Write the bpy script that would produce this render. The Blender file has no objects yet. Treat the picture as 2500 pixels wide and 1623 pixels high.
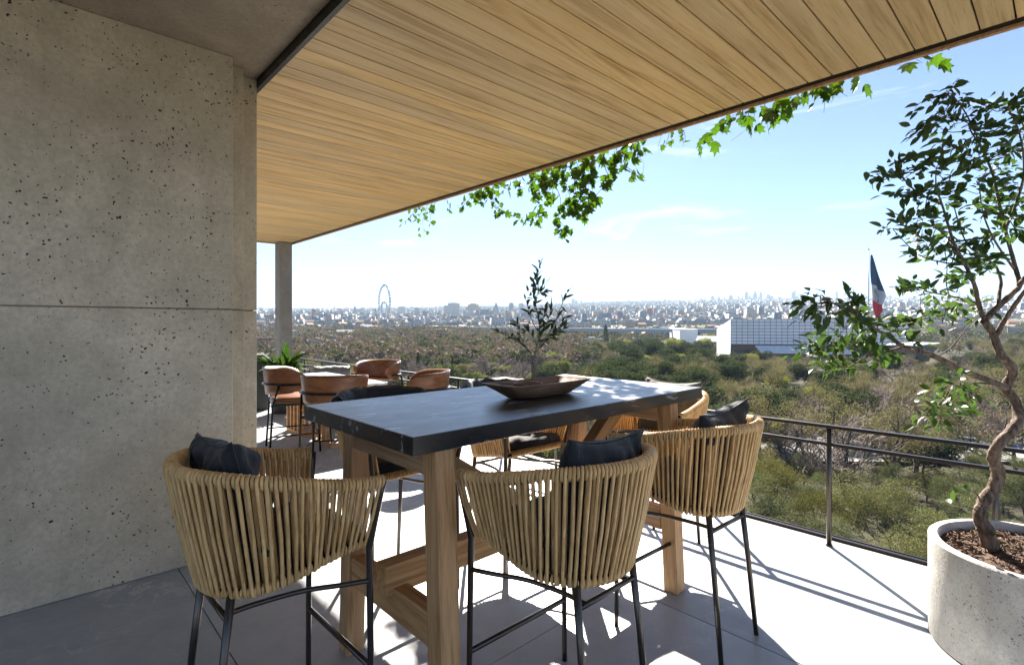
import bpy, bmesh, math, random
import numpy as np
from mathutils import Vector, Matrix

# ------------------------------------------------------------------ camera, sky, sun, exposure
SC = bpy.context.scene
COL = SC.collection
F, VH, EYE = 1267.0, 790.0, 1.45          # focal length and horizon of the photograph, eye height above the deck
CA, SA = 0.73168, 0.68165                 # the table, wall and planks run along +X, the railing along +Y

cam_d = bpy.data.cameras.new('camera')
cam = bpy.data.objects.new('camera', cam_d)
COL.objects.link(cam)
cam.location = (0, 0, EYE)
cam.rotation_euler = (math.pi / 2, 0, -math.atan2(SA, CA))
cam_d.sensor_width = 36
cam_d.lens = F / 2500 * 36
cam_d.shift_y = -(811.5 - VH) / 2500
cam_d.clip_start = 0.05
cam_d.clip_end = 60000
SC.camera = cam

SUN_EL = math.radians(37.0)
SUN_AZ = math.atan2(0.70, 0.72)           # clockwise from +Y
world = bpy.data.worlds.new('World')
SC.world = world
world.use_nodes = True
wt = world.node_tree
wt.nodes.clear()
w_out = wt.nodes.new('ShaderNodeOutputWorld')
w_bg = wt.nodes.new('ShaderNodeBackground')
w_sky = wt.nodes.new('ShaderNodeTexSky')
w_sky.sky_type = 'NISHITA'
w_sky.sun_disc = False
w_sky.sun_elevation = SUN_EL
w_sky.sun_rotation = SUN_AZ
w_sky.altitude = 100
w_sky.air_density = 0.52
w_sky.dust_density = 0.1
w_sky.ozone_density = 2.2
w_bg.inputs["Strength"].default_value = 0.05
# thin clouds
w_tc = wt.nodes.new('ShaderNodeTexCoord')
w_map = wt.nodes.new('ShaderNodeMapping')
w_map.inputs['Scale'].default_value = (1.6, 1.6, 9.0)
w_map.inputs['Location'].default_value = (0.35, 0.1, 0.2)
w_noi = wt.nodes.new('ShaderNodeTexNoise')
w_noi.inputs['Scale'].default_value = 2.6
w_noi.inputs['Detail'].default_value = 7
w_noi.inputs['Roughness'].default_value = 0.62
w_noi.inputs['Distortion'].default_value = 0.5
w_ramp = wt.nodes.new('ShaderNodeValToRGB')
w_ramp.color_ramp.elements[0].position = 0.58
w_ramp.color_ramp.elements[0].color = (0, 0, 0, 1)
w_ramp.color_ramp.elements[1].position = 0.82
w_ramp.color_ramp.elements[1].color = (0.5, 0.5, 0.5, 1)
w_mix = wt.nodes.new('ShaderNodeMix')
w_mix.data_type = 'RGBA'
w_mix.inputs['B'].default_value = (8.5, 8.8, 9.2, 1)
wt.links.new(w_tc.outputs['Generated'], w_map.inputs['Vector'])
wt.links.new(w_map.outputs['Vector'], w_noi.inputs['Vector'])
wt.links.new(w_noi.outputs['Fac'], w_ramp.inputs['Fac'])
wt.links.new(w_ramp.outputs['Color'], w_mix.inputs['Factor'])
wt.links.new(w_sky.outputs['Color'], w_mix.inputs['A'])
wt.links.new(w_mix.outputs['Result'], w_bg.inputs['Color'])
wt.links.new(w_bg.outputs['Background'], w_out.inputs['Surface'])

sun_d = bpy.data.lights.new('sun', 'SUN')
sun_d.energy = 5.0
sun_d.angle = math.radians(0.6)
sun_d.color = (1.0, 0.93, 0.83)
sun = bpy.data.objects.new('sun', sun_d)
COL.objects.link(sun)
_to_sun = Vector((math.sin(SUN_AZ) * math.cos(SUN_EL), math.cos(SUN_AZ) * math.cos(SUN_EL), math.sin(SUN_EL)))
sun.rotation_euler = _to_sun.to_track_quat('Z', 'Y').to_euler()
sun.location = (10, 10, 30)

SC.view_settings.view_transform = 'Standard'
SC.view_settings.look = 'None'
SC.view_settings.exposure = 2.45
SC.view_settings.gamma = 1.0
SC.render.engine = 'CYCLES'
SC.cycles.use_denoising = True
SC.cycles.max_bounces = 6
SC.cycles.diffuse_bounces = 4
SC.cycles.glossy_bounces = 3
SC.cycles.transmission_bounces = 4
SC.cycles.transparent_max_bounces = 6
SC.cycles.volume_bounces = 0
SC.cycles.sample_clamp_indirect = 6
SC.cycles.caustics_reflective = False
SC.cycles.caustics_refractive = False

rng = np.random.default_rng(7)

def ray(u, v=VH):
    r = (u - 1250) / F
    return np.array([CA * r + SA, -SA * r + CA, (VH - v) / F])

def at(u, v, depth):
    """a point of the place seen towards (u, v), that many metres ahead"""
    return ray(u, v) * depth + np.array([0, 0, EYE])

def onx(u, v, x):
    d = ray(u, v)
    return d * (x / d[0]) + np.array([0, 0, EYE])

# ------------------------------------------------------------------ mesh helpers
def nrm(a):
    a = np.asarray(a, float)
    return a / max(np.linalg.norm(a), 1e-9)

def link(name, me, parent=None, loc=None, rot=None):
    o = bpy.data.objects.new(name, me)
    COL.objects.link(o)
    if parent is not None:
        o.parent = parent
    if loc is not None:
        o.location = loc
    if rot is not None:
        o.rotation_euler = rot
    return o

def mesh(name, V, Fc, mats, smooth=False, mi=None):
    me = bpy.data.meshes.new(name)
    V = np.asarray(V, float)
    me.from_pydata(V.tolist(), [], [list(map(int, f)) for f in Fc])
    for m in (mats if isinstance(mats, (list, tuple)) else [mats]):
        me.materials.append(m)
    if smooth:
        me.polygons.foreach_set('use_smooth', [True] * len(me.polygons))
    if mi is not None:
        me.polygons.foreach_set('material_index', list(mi))
    me.update()
    return me

def put(name, V, Fc, mats, parent=None, smooth=False, mi=None, loc=None, rot=None):
    return link(name, mesh(name, V, Fc, mats, smooth, mi), parent, loc, rot)

def fast_mesh(name, V, Q, mats, mi=None, smooth=False):
    """big quad or triangle soup"""
    V = np.ascontiguousarray(V, dtype=np.float32)
    Q = np.ascontiguousarray(Q, dtype=np.int32)
    k = Q.shape[1]
    me = bpy.data.meshes.new(name)
    me.vertices.add(len(V))
    me.vertices.foreach_set('co', V.ravel())
    me.loops.add(Q.size)
    me.loops.foreach_set('vertex_index', Q.ravel())
    me.polygons.add(len(Q))
    me.polygons.foreach_set('loop_start', np.arange(0, Q.size, k, dtype=np.int32))
    for m in (mats if isinstance(mats, (list, tuple)) else [mats]):
        me.materials.append(m)
    if mi is not None:
        me.polygons.foreach_set('material_index', np.asarray(mi, dtype=np.int32))
    if smooth:
        me.polygons.foreach_set('use_smooth', np.ones(len(Q), dtype=bool))
    me.update(calc_edges=True)
    me.validate()
    return me

def empty(name, loc=(0, 0, 0), rz=0.0):
    o = bpy.data.objects.new(name, None)
    COL.objects.link(o)
    o.empty_display_size = 0.1
    o.location = loc
    o.rotation_euler = (0, 0, rz)
    return o

def tag(o, label, cat, group=None):
    o['label'] = label
    o['category'] = cat
    if group:
        o['group'] = group
    return o

def structure(o, label=None):
    o['kind'] = 'structure'
    if label:
        o['label'] = label
    return o

def copy_tree(o, parent=None):
    c = o.copy()
    COL.objects.link(c)
    c.parent = parent
    for ch in list(o.children):
        copy_tree(ch, c)
    return c

BOXF = [(0, 3, 2, 1), (4, 5, 6, 7), (0, 1, 5, 4), (1, 2, 6, 5), (2, 3, 7, 6), (3, 0, 4, 7)]
def box(x0, x1, y0, y1, z0, z1):
    return [(x0, y0, z0), (x1, y0, z0), (x1, y1, z0), (x0, y1, z0), (x0, y0, z1), (x1, y0, z1), (x1, y1, z1), (x0, y1, z1)], BOXF

def boxes(lst):
    V, Q = [], []
    for b in lst:
        v, f = box(*b)
        k = len(V)
        V += v
        Q += [tuple(i + k for i in q) for q in f]
    return V, Q

def rbox(name, dims, mat, parent=None, bevel=0.004, seg=2, loc=None, rot=None, smooth=False):
    """bevelled box from (x0,x1,y0,y1,z0,z1)"""
    bm = bmesh.new()
    v, f = box(*dims)
    vs = [bm.verts.new(p) for p in v]
    for q in f:
        bm.faces.new([vs[i] for i in q])
    if bevel:
        bmesh.ops.bevel(bm, geom=bm.edges[:], offset=bevel, segments=seg, profile=0.5, affect='EDGES')
    bm.normal_update()
    me = bpy.data.meshes.new(name)
    bm.to_mesh(me)
    bm.free()
    me.materials.append(mat)
    if smooth and bevel:
        for p in me.polygons:
            p.use_smooth = p.area < 1e-9 or True
        try:
            me.set_sharp_from_angle(angle=math.radians(28))
        except Exception:
            pass
    return link(name, me, parent, loc, rot)

def beam(name, a, b, w, h, mat, parent=None, up=(0, 0, 1), bevel=0.004):
    """timber from a to b (centre line), w across, h along 'up'; its own X axis runs along the grain"""
    a, b = Vector(a), Vector(b)
    d = b - a
    L = d.length
    x = d.normalized()
    z = Vector(up)
    z = (z - x * z.dot(x)).normalized()
    y = z.cross(x)
    o = rbox(name, (0, L, -w / 2, w / 2, -h / 2, h / 2), mat, parent, bevel)
    o.matrix_local = Matrix(((x.x, y.x, z.x, a.x), (x.y, y.y, z.y, a.y), (x.z, y.z, z.z, a.z), (0, 0, 0, 1)))
    return o

def tube(path, rad, sides=8, closed=False, cap=True):
    P = np.asarray(path, float)
    n = len(P)
    R = np.full(n, rad, float) if np.isscalar(rad) else np.asarray(rad, float)
    T = np.empty_like(P)
    if closed:
        T = np.roll(P, -1, 0) - np.roll(P, 1, 0)
    else:
        T[1:-1] = P[2:] - P[:-2]
        T[0] = P[1] - P[0]
        T[-1] = P[-1] - P[-2]
    T /= np.maximum(np.linalg.norm(T, axis=1, keepdims=True), 1e-9)
    ref = np.array([0, 0, 1.0]) if abs(T[0][2]) < 0.9 else np.array([1.0, 0, 0])
    u = nrm(np.cross(T[0], ref))
    ang = np.arange(sides) * 2 * math.pi / sides
    V = []
    for i in range(n):
        u = nrm(u - T[i] * np.dot(u, T[i]))
        w = np.cross(T[i], u)
        V.append(P[i] + R[i] * (np.outer(np.cos(ang), u) + np.outer(np.sin(ang), w)))
    V = np.concatenate(V)
    Q = []
    m = n if closed else n - 1
    for i in range(m):
        j = (i + 1) % n
        for k in range(sides):
            l = (k + 1) % sides
            Q.append((i * sides + k, i * sides + l, j * sides + l, j * sides + k))
    if cap and not closed:
        Q.append(tuple(range(sides - 1, -1, -1)))
        Q.append(tuple(range((n - 1) * sides, n * sides)))
    return V, Q

def join(parts):
    V, Q, MI = [], [], []
    k = 0
    for p in parts:
        v, q = p[0], p[1]
        m = p[2] if len(p) > 2 else 0
        V.append(np.asarray(v, float))
        Q += [tuple(int(i) + k for i in f) for f in q]
        MI += [m] * len(q)
        k += len(v)
    return np.concatenate(V), Q, MI

def smooth_path(pts, n=8):
    """Catmull-Rom through pts"""
    P = np.asarray(pts, float)
    P = np.vstack([2 * P[0] - P[1], P, 2 * P[-1] - P[-2]])
    out = []
    for i in range(1, len(P) - 2):
        for t in np.linspace(0, 1, n, endpoint=False):
            a, b, c, d = P[i - 1], P[i], P[i + 1], P[i + 2]
            out.append(0.5 * (2 * b + (c - a) * t + (2 * a - 5 * b + 4 * c - d) * t * t + (3 * b - a - 3 * c + d) * t ** 3))
    out.append(P[-2])
    return np.array(out)

def lathe(prof, n=48, close=False):
    prof = np.asarray(prof, float)
    ang = np.arange(n) * 2 * math.pi / n
    V = np.concatenate([np.stack([r * np.cos(ang), r * np.sin(ang), np.full(n, z)], 1) for r, z in prof])
    Q = []
    for i in range(len(prof) - 1):
        for k in range(n):
            l = (k + 1) % n
            Q.append((i * n + k, i * n + l, (i + 1) * n + l, (i + 1) * n + k))
    return V, Q

# ------------------------------------------------------------------ material helpers
class NT:
    def __init__(s, name):
        s.m = bpy.data.materials.new(name)
        s.m.use_nodes = True
        s.t = s.m.node_tree
        s.t.nodes.clear()
        s.out = s.t.nodes.new('ShaderNodeOutputMaterial')
    def n(s, typ, ins=None, **kw):
        nd = s.t.nodes.new('ShaderNode' + typ)
        for k, v in kw.items():
            setattr(nd, k, v)
        for k, v in (ins or {}).items():
            s.put(nd.inputs[k], v)
        return nd
    def put(s, sock, v):
        if isinstance(v, bpy.types.NodeSocket):
            s.t.links.new(v, sock)
        elif isinstance(v, (tuple, list)) and len(v) == 3 and sock.type == 'RGBA':
            sock.default_value = (*v, 1)
        else:
            sock.default_value = v
    def noise(s, vec, scale, detail=5, rough=0.55, dist=0.0):
        return s.n('TexNoise', {'Vector': vec, 'Scale': scale, 'Detail': detail, 'Roughness': rough, 'Distortion': dist}).outputs['Fac']
    def ramp(s, fac, stops, interp='LINEAR'):
        r = s.n('ValToRGB', {'Fac': fac})
        cr = r.color_ramp
        cr.interpolation = interp
        while len(cr.elements) < len(stops):
            cr.elements.new(0.5)
        for e, (p, c) in zip(cr.elements, stops):
            e.position = p
            e.color = (c, c, c, 1) if not isinstance(c, (tuple, list)) else (*c, 1)
        return r.outputs['Color']
    def mix(s, fac, a, b, blend='MIX'):
        nd = s.n('Mix', data_type='RGBA', blend_type=blend)
        s.put(nd.inputs['Factor'], fac)
        s.put(nd.inputs[6], a)
        s.put(nd.inputs[7], b)
        return nd.outputs[2]
    def math(s, op, a, b=0.0, clamp=False):
        nd = s.n('Math', operation=op, use_clamp=clamp)
        s.put(nd.inputs[0], a)
        s.put(nd.inputs[1], b)
        return nd.outputs[0]
    def vec(s, which='Object'):
        return s.n('TexCoord').outputs[which]
    def scale(s, v, sc, loc=(0, 0, 0), rot=(0, 0, 0)):
        return s.n('Mapping', {'Vector': v, 'Scale': sc, 'Location': loc, 'Rotation': rot}).outputs['Vector']
    def bump(s, h, strength=0.3, dist=0.01, normal=None):
        ins = {'Height': h, 'Strength': strength, 'Distance': dist}
        if normal is not None:
            ins['Normal'] = normal
        return s.n('Bump', ins).outputs['Normal']
    def rand(s):
        return s.n('ObjectInfo').outputs['Random']
    def pbr(s, col, rough=0.5, metal=0.0, normal=None, spec=0.5, **kw):
        ins = {'Base Color': col, 'Roughness': rough, 'Metallic': metal, 'Specular IOR Level': spec}
        if normal is not None:
            ins['Normal'] = normal
        ins.update(kw)
        p = s.n('BsdfPrincipled', ins)
        s.t.links.new(p.outputs['BSDF'], s.out.inputs['Surface'])
        return s.m

def mat_concrete(name, c0, c1, pit=1.0, rough=0.8, sc=1.0):
    n = NT(name)
    v = n.vec()
    a = n.noise(v, 0.9 * sc, 5, 0.62, 0.3)
    b = n.noise(v, 5 * sc, 5, 0.68)
    c = n.noise(v, 38 * sc, 3, 0.6)
    col = n.mix(n.ramp(a, [(0.38, 0.0), (0.62, 1.0)]), c0, c1)
    col = n.mix(n.math('MULTIPLY', n.ramp(b, [(0.42, 0.0), (0.68, 1.0)]), 0.42), col, tuple(x * 0.72 for x in c0))
    col = n.mix(n.math('MULTIPLY', n.ramp(c, [(0.35, 1.0), (0.62, 0.0)]), 0.3), col, tuple(x * 0.6 for x in c0))
    wob = n.n('VectorMath', {0: n.n('TexNoise', {'Vector': v, 'Scale': 26.0, 'Detail': 3.0}).outputs['Color']}, operation='SCALE')
    wob.inputs['Scale'].default_value = 0.042
    vv = n.n('VectorMath', {0: v, 1: wob.outputs[0]}, operation='ADD').outputs[0]
    st = n.noise(n.scale(v, (3.2, 3.2, 0.55)), 1.3 * sc, 5, 0.6, 0.4)
    col = n.mix(n.math('MULTIPLY', n.ramp(st, [(0.52, 0.0), (0.74, 1.0)]), 0.42), col, tuple(x * 0.62 for x in c0))
    fine = n.noise(v, 150 * sc, 2, 0.7)
    col = n.mix(n.math('MULTIPLY', n.ramp(fine, [(0.30, 1.0), (0.42, 0.0)]), 0.45), col, tuple(x * 0.4 for x in c0))
    pits = None
    for s, thr, dens, seedv in ((9.0, 0.115, 0.20, 0), (24.0, 0.16, 0.45, 3.1), (46.0, 0.33, 0.7, 7.7)):
        vo = n.n('TexVoronoi', {'Vector': n.scale(vv, (1, 1, 1.15), (seedv, seedv, seedv)), 'Scale': s * sc, 'Randomness': 1.0})
        r = n.n('SeparateColor', {'Color': vo.outputs['Color']})
        lim = n.math('MULTIPLY', n.math('SUBTRACT', r.outputs[0], 1 - dens), thr / dens)
        # more pits where a slow noise is high
        lim = n.math('MULTIPLY', lim, n.ramp(n.noise(n.scale(v, (1, 1, 1), (seedv + 2, 0, 1)), 1.7 * sc, 4), [(0.34, 0.4), (0.50, 0.75), (0.68, 1.25)]))
        p = n.math('SUBTRACT', lim, vo.outputs['Distance'])
        p = n.math('MULTIPLY', p, 40.0 if s < 20 else 25.0, True)
        pits = p if pits is None else n.math('MAXIMUM', pits, p)
    pits = n.math('MULTIPLY', pits, pit)
    col = n.mix(n.math('MULTIPLY', pits, 0.93), col, (0.022, 0.019, 0.015))
    h = n.math('SUBTRACT', n.math('ADD', n.math('MULTIPLY', c, 0.25), n.math('MULTIPLY', b, 0.35)), n.math('MULTIPLY', pits, 1.2))
    return n.pbr(col, rough, normal=n.bump(h, 0.55, 0.012), spec=0.25)

def mat_wood(name, dark, mid, light, grain=(1.2, 22, 22), rough=0.55, tint=0.25, vec='Object', knots=0.5):
    n = NT(name)
    v = n.vec(vec)
    rd = n.rand()
    off = n.n('CombineXYZ', {'X': n.math('MULTIPLY', rd, 37.0), 'Y': n.math('MULTIPLY', rd, 91.0), 'Z': n.math('MULTIPLY', rd, 13.0)}).outputs[0]
    v = n.n('VectorMath', {0: v, 1: off}, operation='ADD').outputs[0]
    slow = n.noise(n.scale(v, tuple(g * 0.16 for g in grain)), 1.0, 4, 0.5, 0.8)
    a = n.noise(n.scale(v, grain), 1.0, 6, 0.62, 0.7)
    fine = n.noise(n.scale(v, (grain[0] * 3, grain[1] * 7, grain[2] * 7)), 1.0, 4, 0.7)
    rings = n.math('FRACT', n.math('MULTIPLY', slow, 9.0))
    rings = n.math('MULTIPLY', n.math('ABSOLUTE', n.math('SUBTRACT', rings, 0.5)), 2.0)
    g = n.math('ADD', n.math('MULTIPLY', a, 0.65), n.math('MULTIPLY', rings, 0.22))
    g = n.math('ADD', g, n.math('MULTIPLY', fine, 0.25))
    col = n.ramp(g, [(0.30, dark), (0.52, mid), (0.78, light)])
    pores = n.ramp(fine, [(0.30, 1.0), (0.43, 0.0)])
    col = n.mix(n.math('MULTIPLY', pores, knots), col, tuple(x * 0.55 for x in dark))
    val = n.n('HueSaturation', {'Color': col, 'Value': n.math('ADD', 1 - tint / 2, n.math('MULTIPLY', rd, tint)), 'Saturation': n.math('ADD', 0.92, n.math('MULTIPLY', rd, 0.14))}).outputs[0]
    return n.pbr(val, rough, normal=n.bump(n.math('ADD', fine, n.math('MULTIPLY', a, 0.6)), 0.28, 0.003), spec=0.35)

def mat_metal(name, col, rough=0.32, metal=0.9):
    n = NT(name)
    a = n.noise(n.vec(), 60, 4)
    return n.pbr(n.mix(a, col, tuple(x * 1.35 for x in col)), n.math('ADD', rough - 0.06, n.math('MULTIPLY', a, 0.14)), metal)

def mat_fabric(name, col, wrinkle=0.7, rough=0.85, wsc=9.0):
    n = NT(name)
    v = n.vec()
    w = n.noise(n.scale(v, (1, 1, 0.45)), wsc, 3, 0.5, 1.2)
    weave = n.noise(v, 420, 2)
    a = n.noise(v, 5, 4)
    c = n.mix(n.ramp(a, [(0.3, 0.0), (0.7, 1.0)]), col, tuple(x * 1.5 for x in col))
    h = n.math('ADD', n.math('MULTIPLY', w, wrinkle), n.math('MULTIPLY', weave, 0.03))
    return n.pbr(c, rough, normal=n.bump(h, 0.75, 0.03), spec=0.3, **{'Sheen Weight': 0.15, 'Sheen Roughness': 0.5})

def mat_leaf(name, col, col2, trans=0.35, rough=0.45, tsc=3.0, objrand=True, tcol=None, spec=0.4):
    n = NT(name)
    f = n.ramp(n.noise(n.vec(), tsc, 3), [(0.3, 0.0), (0.7, 1.0)])
    if objrand:
        f = n.math('ADD', n.math('MULTIPLY', f, 0.6), n.math('MULTIPLY', n.rand(), 0.4))
    c = n.mix(f, col, col2)
    p = n.n('BsdfPrincipled', {'Base Color': c, 'Roughness': rough, 'Specular IOR Level': spec})
    t = n.n('BsdfTranslucent', {'Color': n.mix(1.0, c, tcol or (1.5, 1.7, 0.7), 'MULTIPLY')})
    mx = n.n('MixShader', {0: trans, 1: p.outputs[0], 2: t.outputs[0]})
    n.t.links.new(mx.outputs[0], n.out.inputs['Surface'])
    return n.m

def mat_plain(name, col, rough=0.7, var=0.25, sc=4.0, metal=0.0, spec=0.4, objrand=0.0):
    n = NT(name)
    a = n.noise(n.vec(), sc, 6, 0.6)
    c = n.mix(n.math('MULTIPLY', a, 1.0), tuple(x * (1 - var) for x in col), tuple(x * (1 + var) for x in col))
    if objrand:
        c = n.n('HueSaturation', {'Color': c, 'Value': n.math('ADD', 1 - objrand / 2, n.math('MULTIPLY', n.rand(), objrand))}).outputs[0]
    return n.pbr(c, rough, metal, spec=spec)

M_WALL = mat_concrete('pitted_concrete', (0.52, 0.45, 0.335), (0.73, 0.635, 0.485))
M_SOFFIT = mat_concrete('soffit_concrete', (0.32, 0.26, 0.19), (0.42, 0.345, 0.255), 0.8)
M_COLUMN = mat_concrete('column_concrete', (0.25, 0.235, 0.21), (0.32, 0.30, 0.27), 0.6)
M_POT = mat_concrete('cast_pot_concrete', (0.42, 0.40, 0.37), (0.62, 0.60, 0.56), 0.75, 0.7, 2.2)
M_PLANK = mat_wood('ceiling_oak', (0.43, 0.265, 0.115), (0.69, 0.47, 0.225), (0.79, 0.58, 0.315), (1.1, 17, 17), 0.5, 0.20)
M_OAK = mat_wood('table_oak', (0.24, 0.115, 0.045), (0.50, 0.275, 0.12), (0.63, 0.385, 0.19), (2.5, 34, 34), 0.5, 0.2)
M_TRAY = mat_wood('tray_walnut', (0.07, 0.038, 0.022), (0.19, 0.11, 0.065), (0.34, 0.215, 0.135), (4, 38, 38), 0.55, 0.1)
M_BLACK = mat_metal('black_steel', (0.022, 0.021, 0.020), 0.28, 0.85)
M_GUN = mat_metal('gunmetal_tube', (0.085, 0.075, 0.066), 0.3, 0.95)
M_RAIL = mat_metal('bronze_rail', (0.035, 0.028, 0.025), 0.35, 0.8)
M_NAVY = mat_fabric('navy_fabric', (0.019, 0.0205, 0.0235))
M_TAUPE = mat_fabric('taupe_fabric', (0.11, 0.10, 0.088))
M_BLACKCLOTH = mat_fabric('black_cloth', (0.010, 0.011, 0.013), 0.9, 0.6, 7.0)
M_GREYCLOTH = mat_fabric('grey_cloth', (0.10, 0.112, 0.118), 0.9, 0.6, 12.0)
M_WHITE = mat_plain('white_paint', (0.72, 0.72, 0.70), 0.5, 0.05)

def make_rattan():
    n = NT('rattan')
    v = n.vec()
    a = n.noise(n.scale(v, (90, 90, 6)), 1.0, 4, 0.6, 0.3)
    b = n.noise(v, 14, 3)
    c = n.ramp(n.math('ADD', n.math('MULTIPLY', a, 0.7), n.math('MULTIPLY', b, 0.3)), [(0.3, (0.45, 0.25, 0.092)), (0.55, (0.74, 0.475, 0.205)), (0.8, (0.86, 0.62, 0.315))])
    c = n.n('HueSaturation', {'Color': c, 'Value': n.math('ADD', 0.86, n.math('MULTIPLY', n.rand(), 0.28))}).outputs[0]
    return n.pbr(c, 0.45, normal=n.bump(a, 0.15, 0.002), spec=0.35)
M_RATTAN = make_rattan()

def make_leather():
    n = NT('tan_leather')
    v = n.vec()
    a = n.noise(n.scale(v, (1, 1, 2.5)), 7, 6, 0.6, 0.8)
    c = n.ramp(a, [(0.3, (0.10, 0.036, 0.014)), (0.52, (0.17, 0.066, 0.026)), (0.75, (0.24, 0.10, 0.043))])
    return n.pbr(c, 0.33, normal=n.bump(n.noise(v, 160, 3), 0.08, 0.002), spec=0.5)
M_LEATHER = make_leather()

def make_floor():
    n = NT('grey_stone_floor')
    v = n.vec()
    a = n.noise(v, 0.9, 8, 0.6, 0.5)
    b = n.noise(v, 7, 8, 0.68, 0.4)
    wv = n.n('VectorMath', {0: v, 1: n.n('TexNoise', {'Vector': v, 'Scale': 1.6, 'Detail': 6.0, 'Roughness': 0.6}).outputs['Color']}, operation='ADD').outputs[0]
    vein = n.math('ABSOLUTE', n.math('SUBTRACT', n.noise(n.scale(wv, (0.8, 1.6, 1), (3, 1, 0), (0, 0, 0.5)), 1.4, 5, 0.55, 0.6), 0.5))
    vein = n.ramp(vein, [(0.0, 1.0), (0.016, 0.0)])
    vein2 = n.math('ABSOLUTE', n.math('SUBTRACT', n.noise(n.scale(wv, (1.5, 0.7, 1), (9, 4, 0)), 2.0, 5, 0.55, 0.6), 0.5))
    vein2 = n.math('MULTIPLY', n.ramp(vein2, [(0.0, 1.0), (0.007, 0.0)]), 0.6)
    patch = n.ramp(n.noise(v, 0.8, 3), [(0.42, 0.0), (0.6, 1.0)])
    vv = n.math('MULTIPLY', n.math('MAXIMUM', vein, vein2), n.math('MULTIPLY', patch, 0.75))
    col = n.mix(n.ramp(a, [(0.32, 0.0), (0.68, 1.0)]), (0.315, 0.33, 0.34), (0.395, 0.41, 0.42))
    col = n.mix(n.math('MULTIPLY', n.ramp(b, [(0.42, 0.0), (0.7, 1.0)]), 0.4), col, (0.235, 0.25, 0.262))
    col = n.mix(vv, col, (0.62, 0.62, 0.61))
    col = n.n('HueSaturation', {'Color': col, 'Value': n.math('ADD', 0.88, n.math('MULTIPLY', n.rand(), 0.22))}).outputs[0]
    return n.pbr(col, n.math('ADD', 0.30, n.math('MULTIPLY', b, 0.22)), normal=n.bump(n.noise(v, 30, 5, 0.6), 0.06, 0.004), spec=0.45)
M_FLOOR = make_floor()

def make_top():
    n = NT('dark_stone_top')
    v = n.vec()
    a = n.noise(n.scale(v, (1, 2.2, 2)), 5, 8, 0.65, 0.8)
    wv = n.n('VectorMath', {0: v, 1: n.n('TexNoise', {'Vector': v, 'Scale': 6.0, 'Detail': 5.0}).outputs['Color']}, operation='ADD').outputs[0]
    ve = n.math('ABSOLUTE', n.math('SUBTRACT', n.noise(n.scale(wv, (1.0, 2.0, 2.0)), 7.0, 3, 0.5, 0.5), 0.5))
    ve = n.math('MULTIPLY', n.ramp(ve, [(0.0, 1.0), (0.012, 0.0)]), n.ramp(n.noise(v, 6, 3), [(0.5, 0.0), (0.62, 1.0)]))
    fl = n.ramp(n.noise(n.scale(v, (5, 22, 22), (2, 2, 2)), 1.0, 4, 0.55, 1.0), [(0.60, 0.0), (0.67, 1.0)])
    col = n.mix(n.ramp(a, [(0.3, 0.0), (0.72, 1.0)]), (0.018, 0.0165, 0.0165), (0.048, 0.042, 0.038))
    col = n.mix(n.math('MULTIPLY', ve, 0.45), col, (0.22, 0.13, 0.07))
    col = n.mix(n.math('MULTIPLY', fl, 0.7), col, (0.42, 0.41, 0.40))
    return n.pbr(col, n.math('ADD', 0.22, n.math('MULTIPLY', a, 0.2)), normal=n.bump(a, 0.06, 0.003), spec=0.5)
M_TOP = make_top()

def make_marble():
    n = NT('white_marble')
    v = n.vec()
    ve = n.math('ABSOLUTE', n.math('SUBTRACT', n.noise(v, 2.2, 6, 0.6, 1.5), 0.5))
    col = n.mix(n.ramp(ve, [(0.0, 1.0), (0.05, 0.0)]), (0.62, 0.62, 0.61), (0.22, 0.23, 0.25))
    return n.pbr(col, 0.2, spec=0.5)
M_MARBLE = make_marble()
# ------------------------------------------------------------------ the terrace: floor, wall, roof, column, railing
YW = 3.60                                  # front of the concrete wall
XE = 3.96                                  # deck edge
Y0, Y1, YR = -4.5, 11.1, -1.15
ZC = 3.08                                  # timber ceiling

fl = put('floor', *boxes([(-6, XE - 0.012, Y0, Y1, -0.32, -0.012)]), mat_plain('joint_grout', (0.035, 0.036, 0.038), 0.9))
structure(fl, 'grey stone terrace floor of large slabs')
xs = [-6, -4.63, -2.87, -1.11, 0.65, 2.41, XE - 0.014]
ys = [Y0, -2.12, -0.22, 1.68, 3.58, 5.48, 7.38, 9.28, Y1]
for i in range(len(xs) - 1):
    for j in range(len(ys) - 1):
        rbox('slab', (xs[i] + 0.0022, xs[i + 1] - 0.0022, ys[j] + 0.0012, ys[j + 1] - 0.0012, -0.03, 0.0), M_FLOOR, fl, 0.0015, 1, smooth=False)
ch = put('edge_channel', *boxes([(XE - 0.012, XE + 0.012, Y0, Y1, -0.10, 0.018), (XE + 0.012, XE + 0.05, Y0, Y1, -0.10, -0.02), (XE + 0.05, XE + 0.062, Y0, Y1, -0.10, 0.012)]), M_RAIL, fl)

bb = put('lower_building', *boxes([(-14, XE - 0.35, -9, Y1 - 0.3, -24, -0.33)]), M_COLUMN)
tag(bb, 'concrete storeys of the building below the terrace', 'building')

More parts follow.
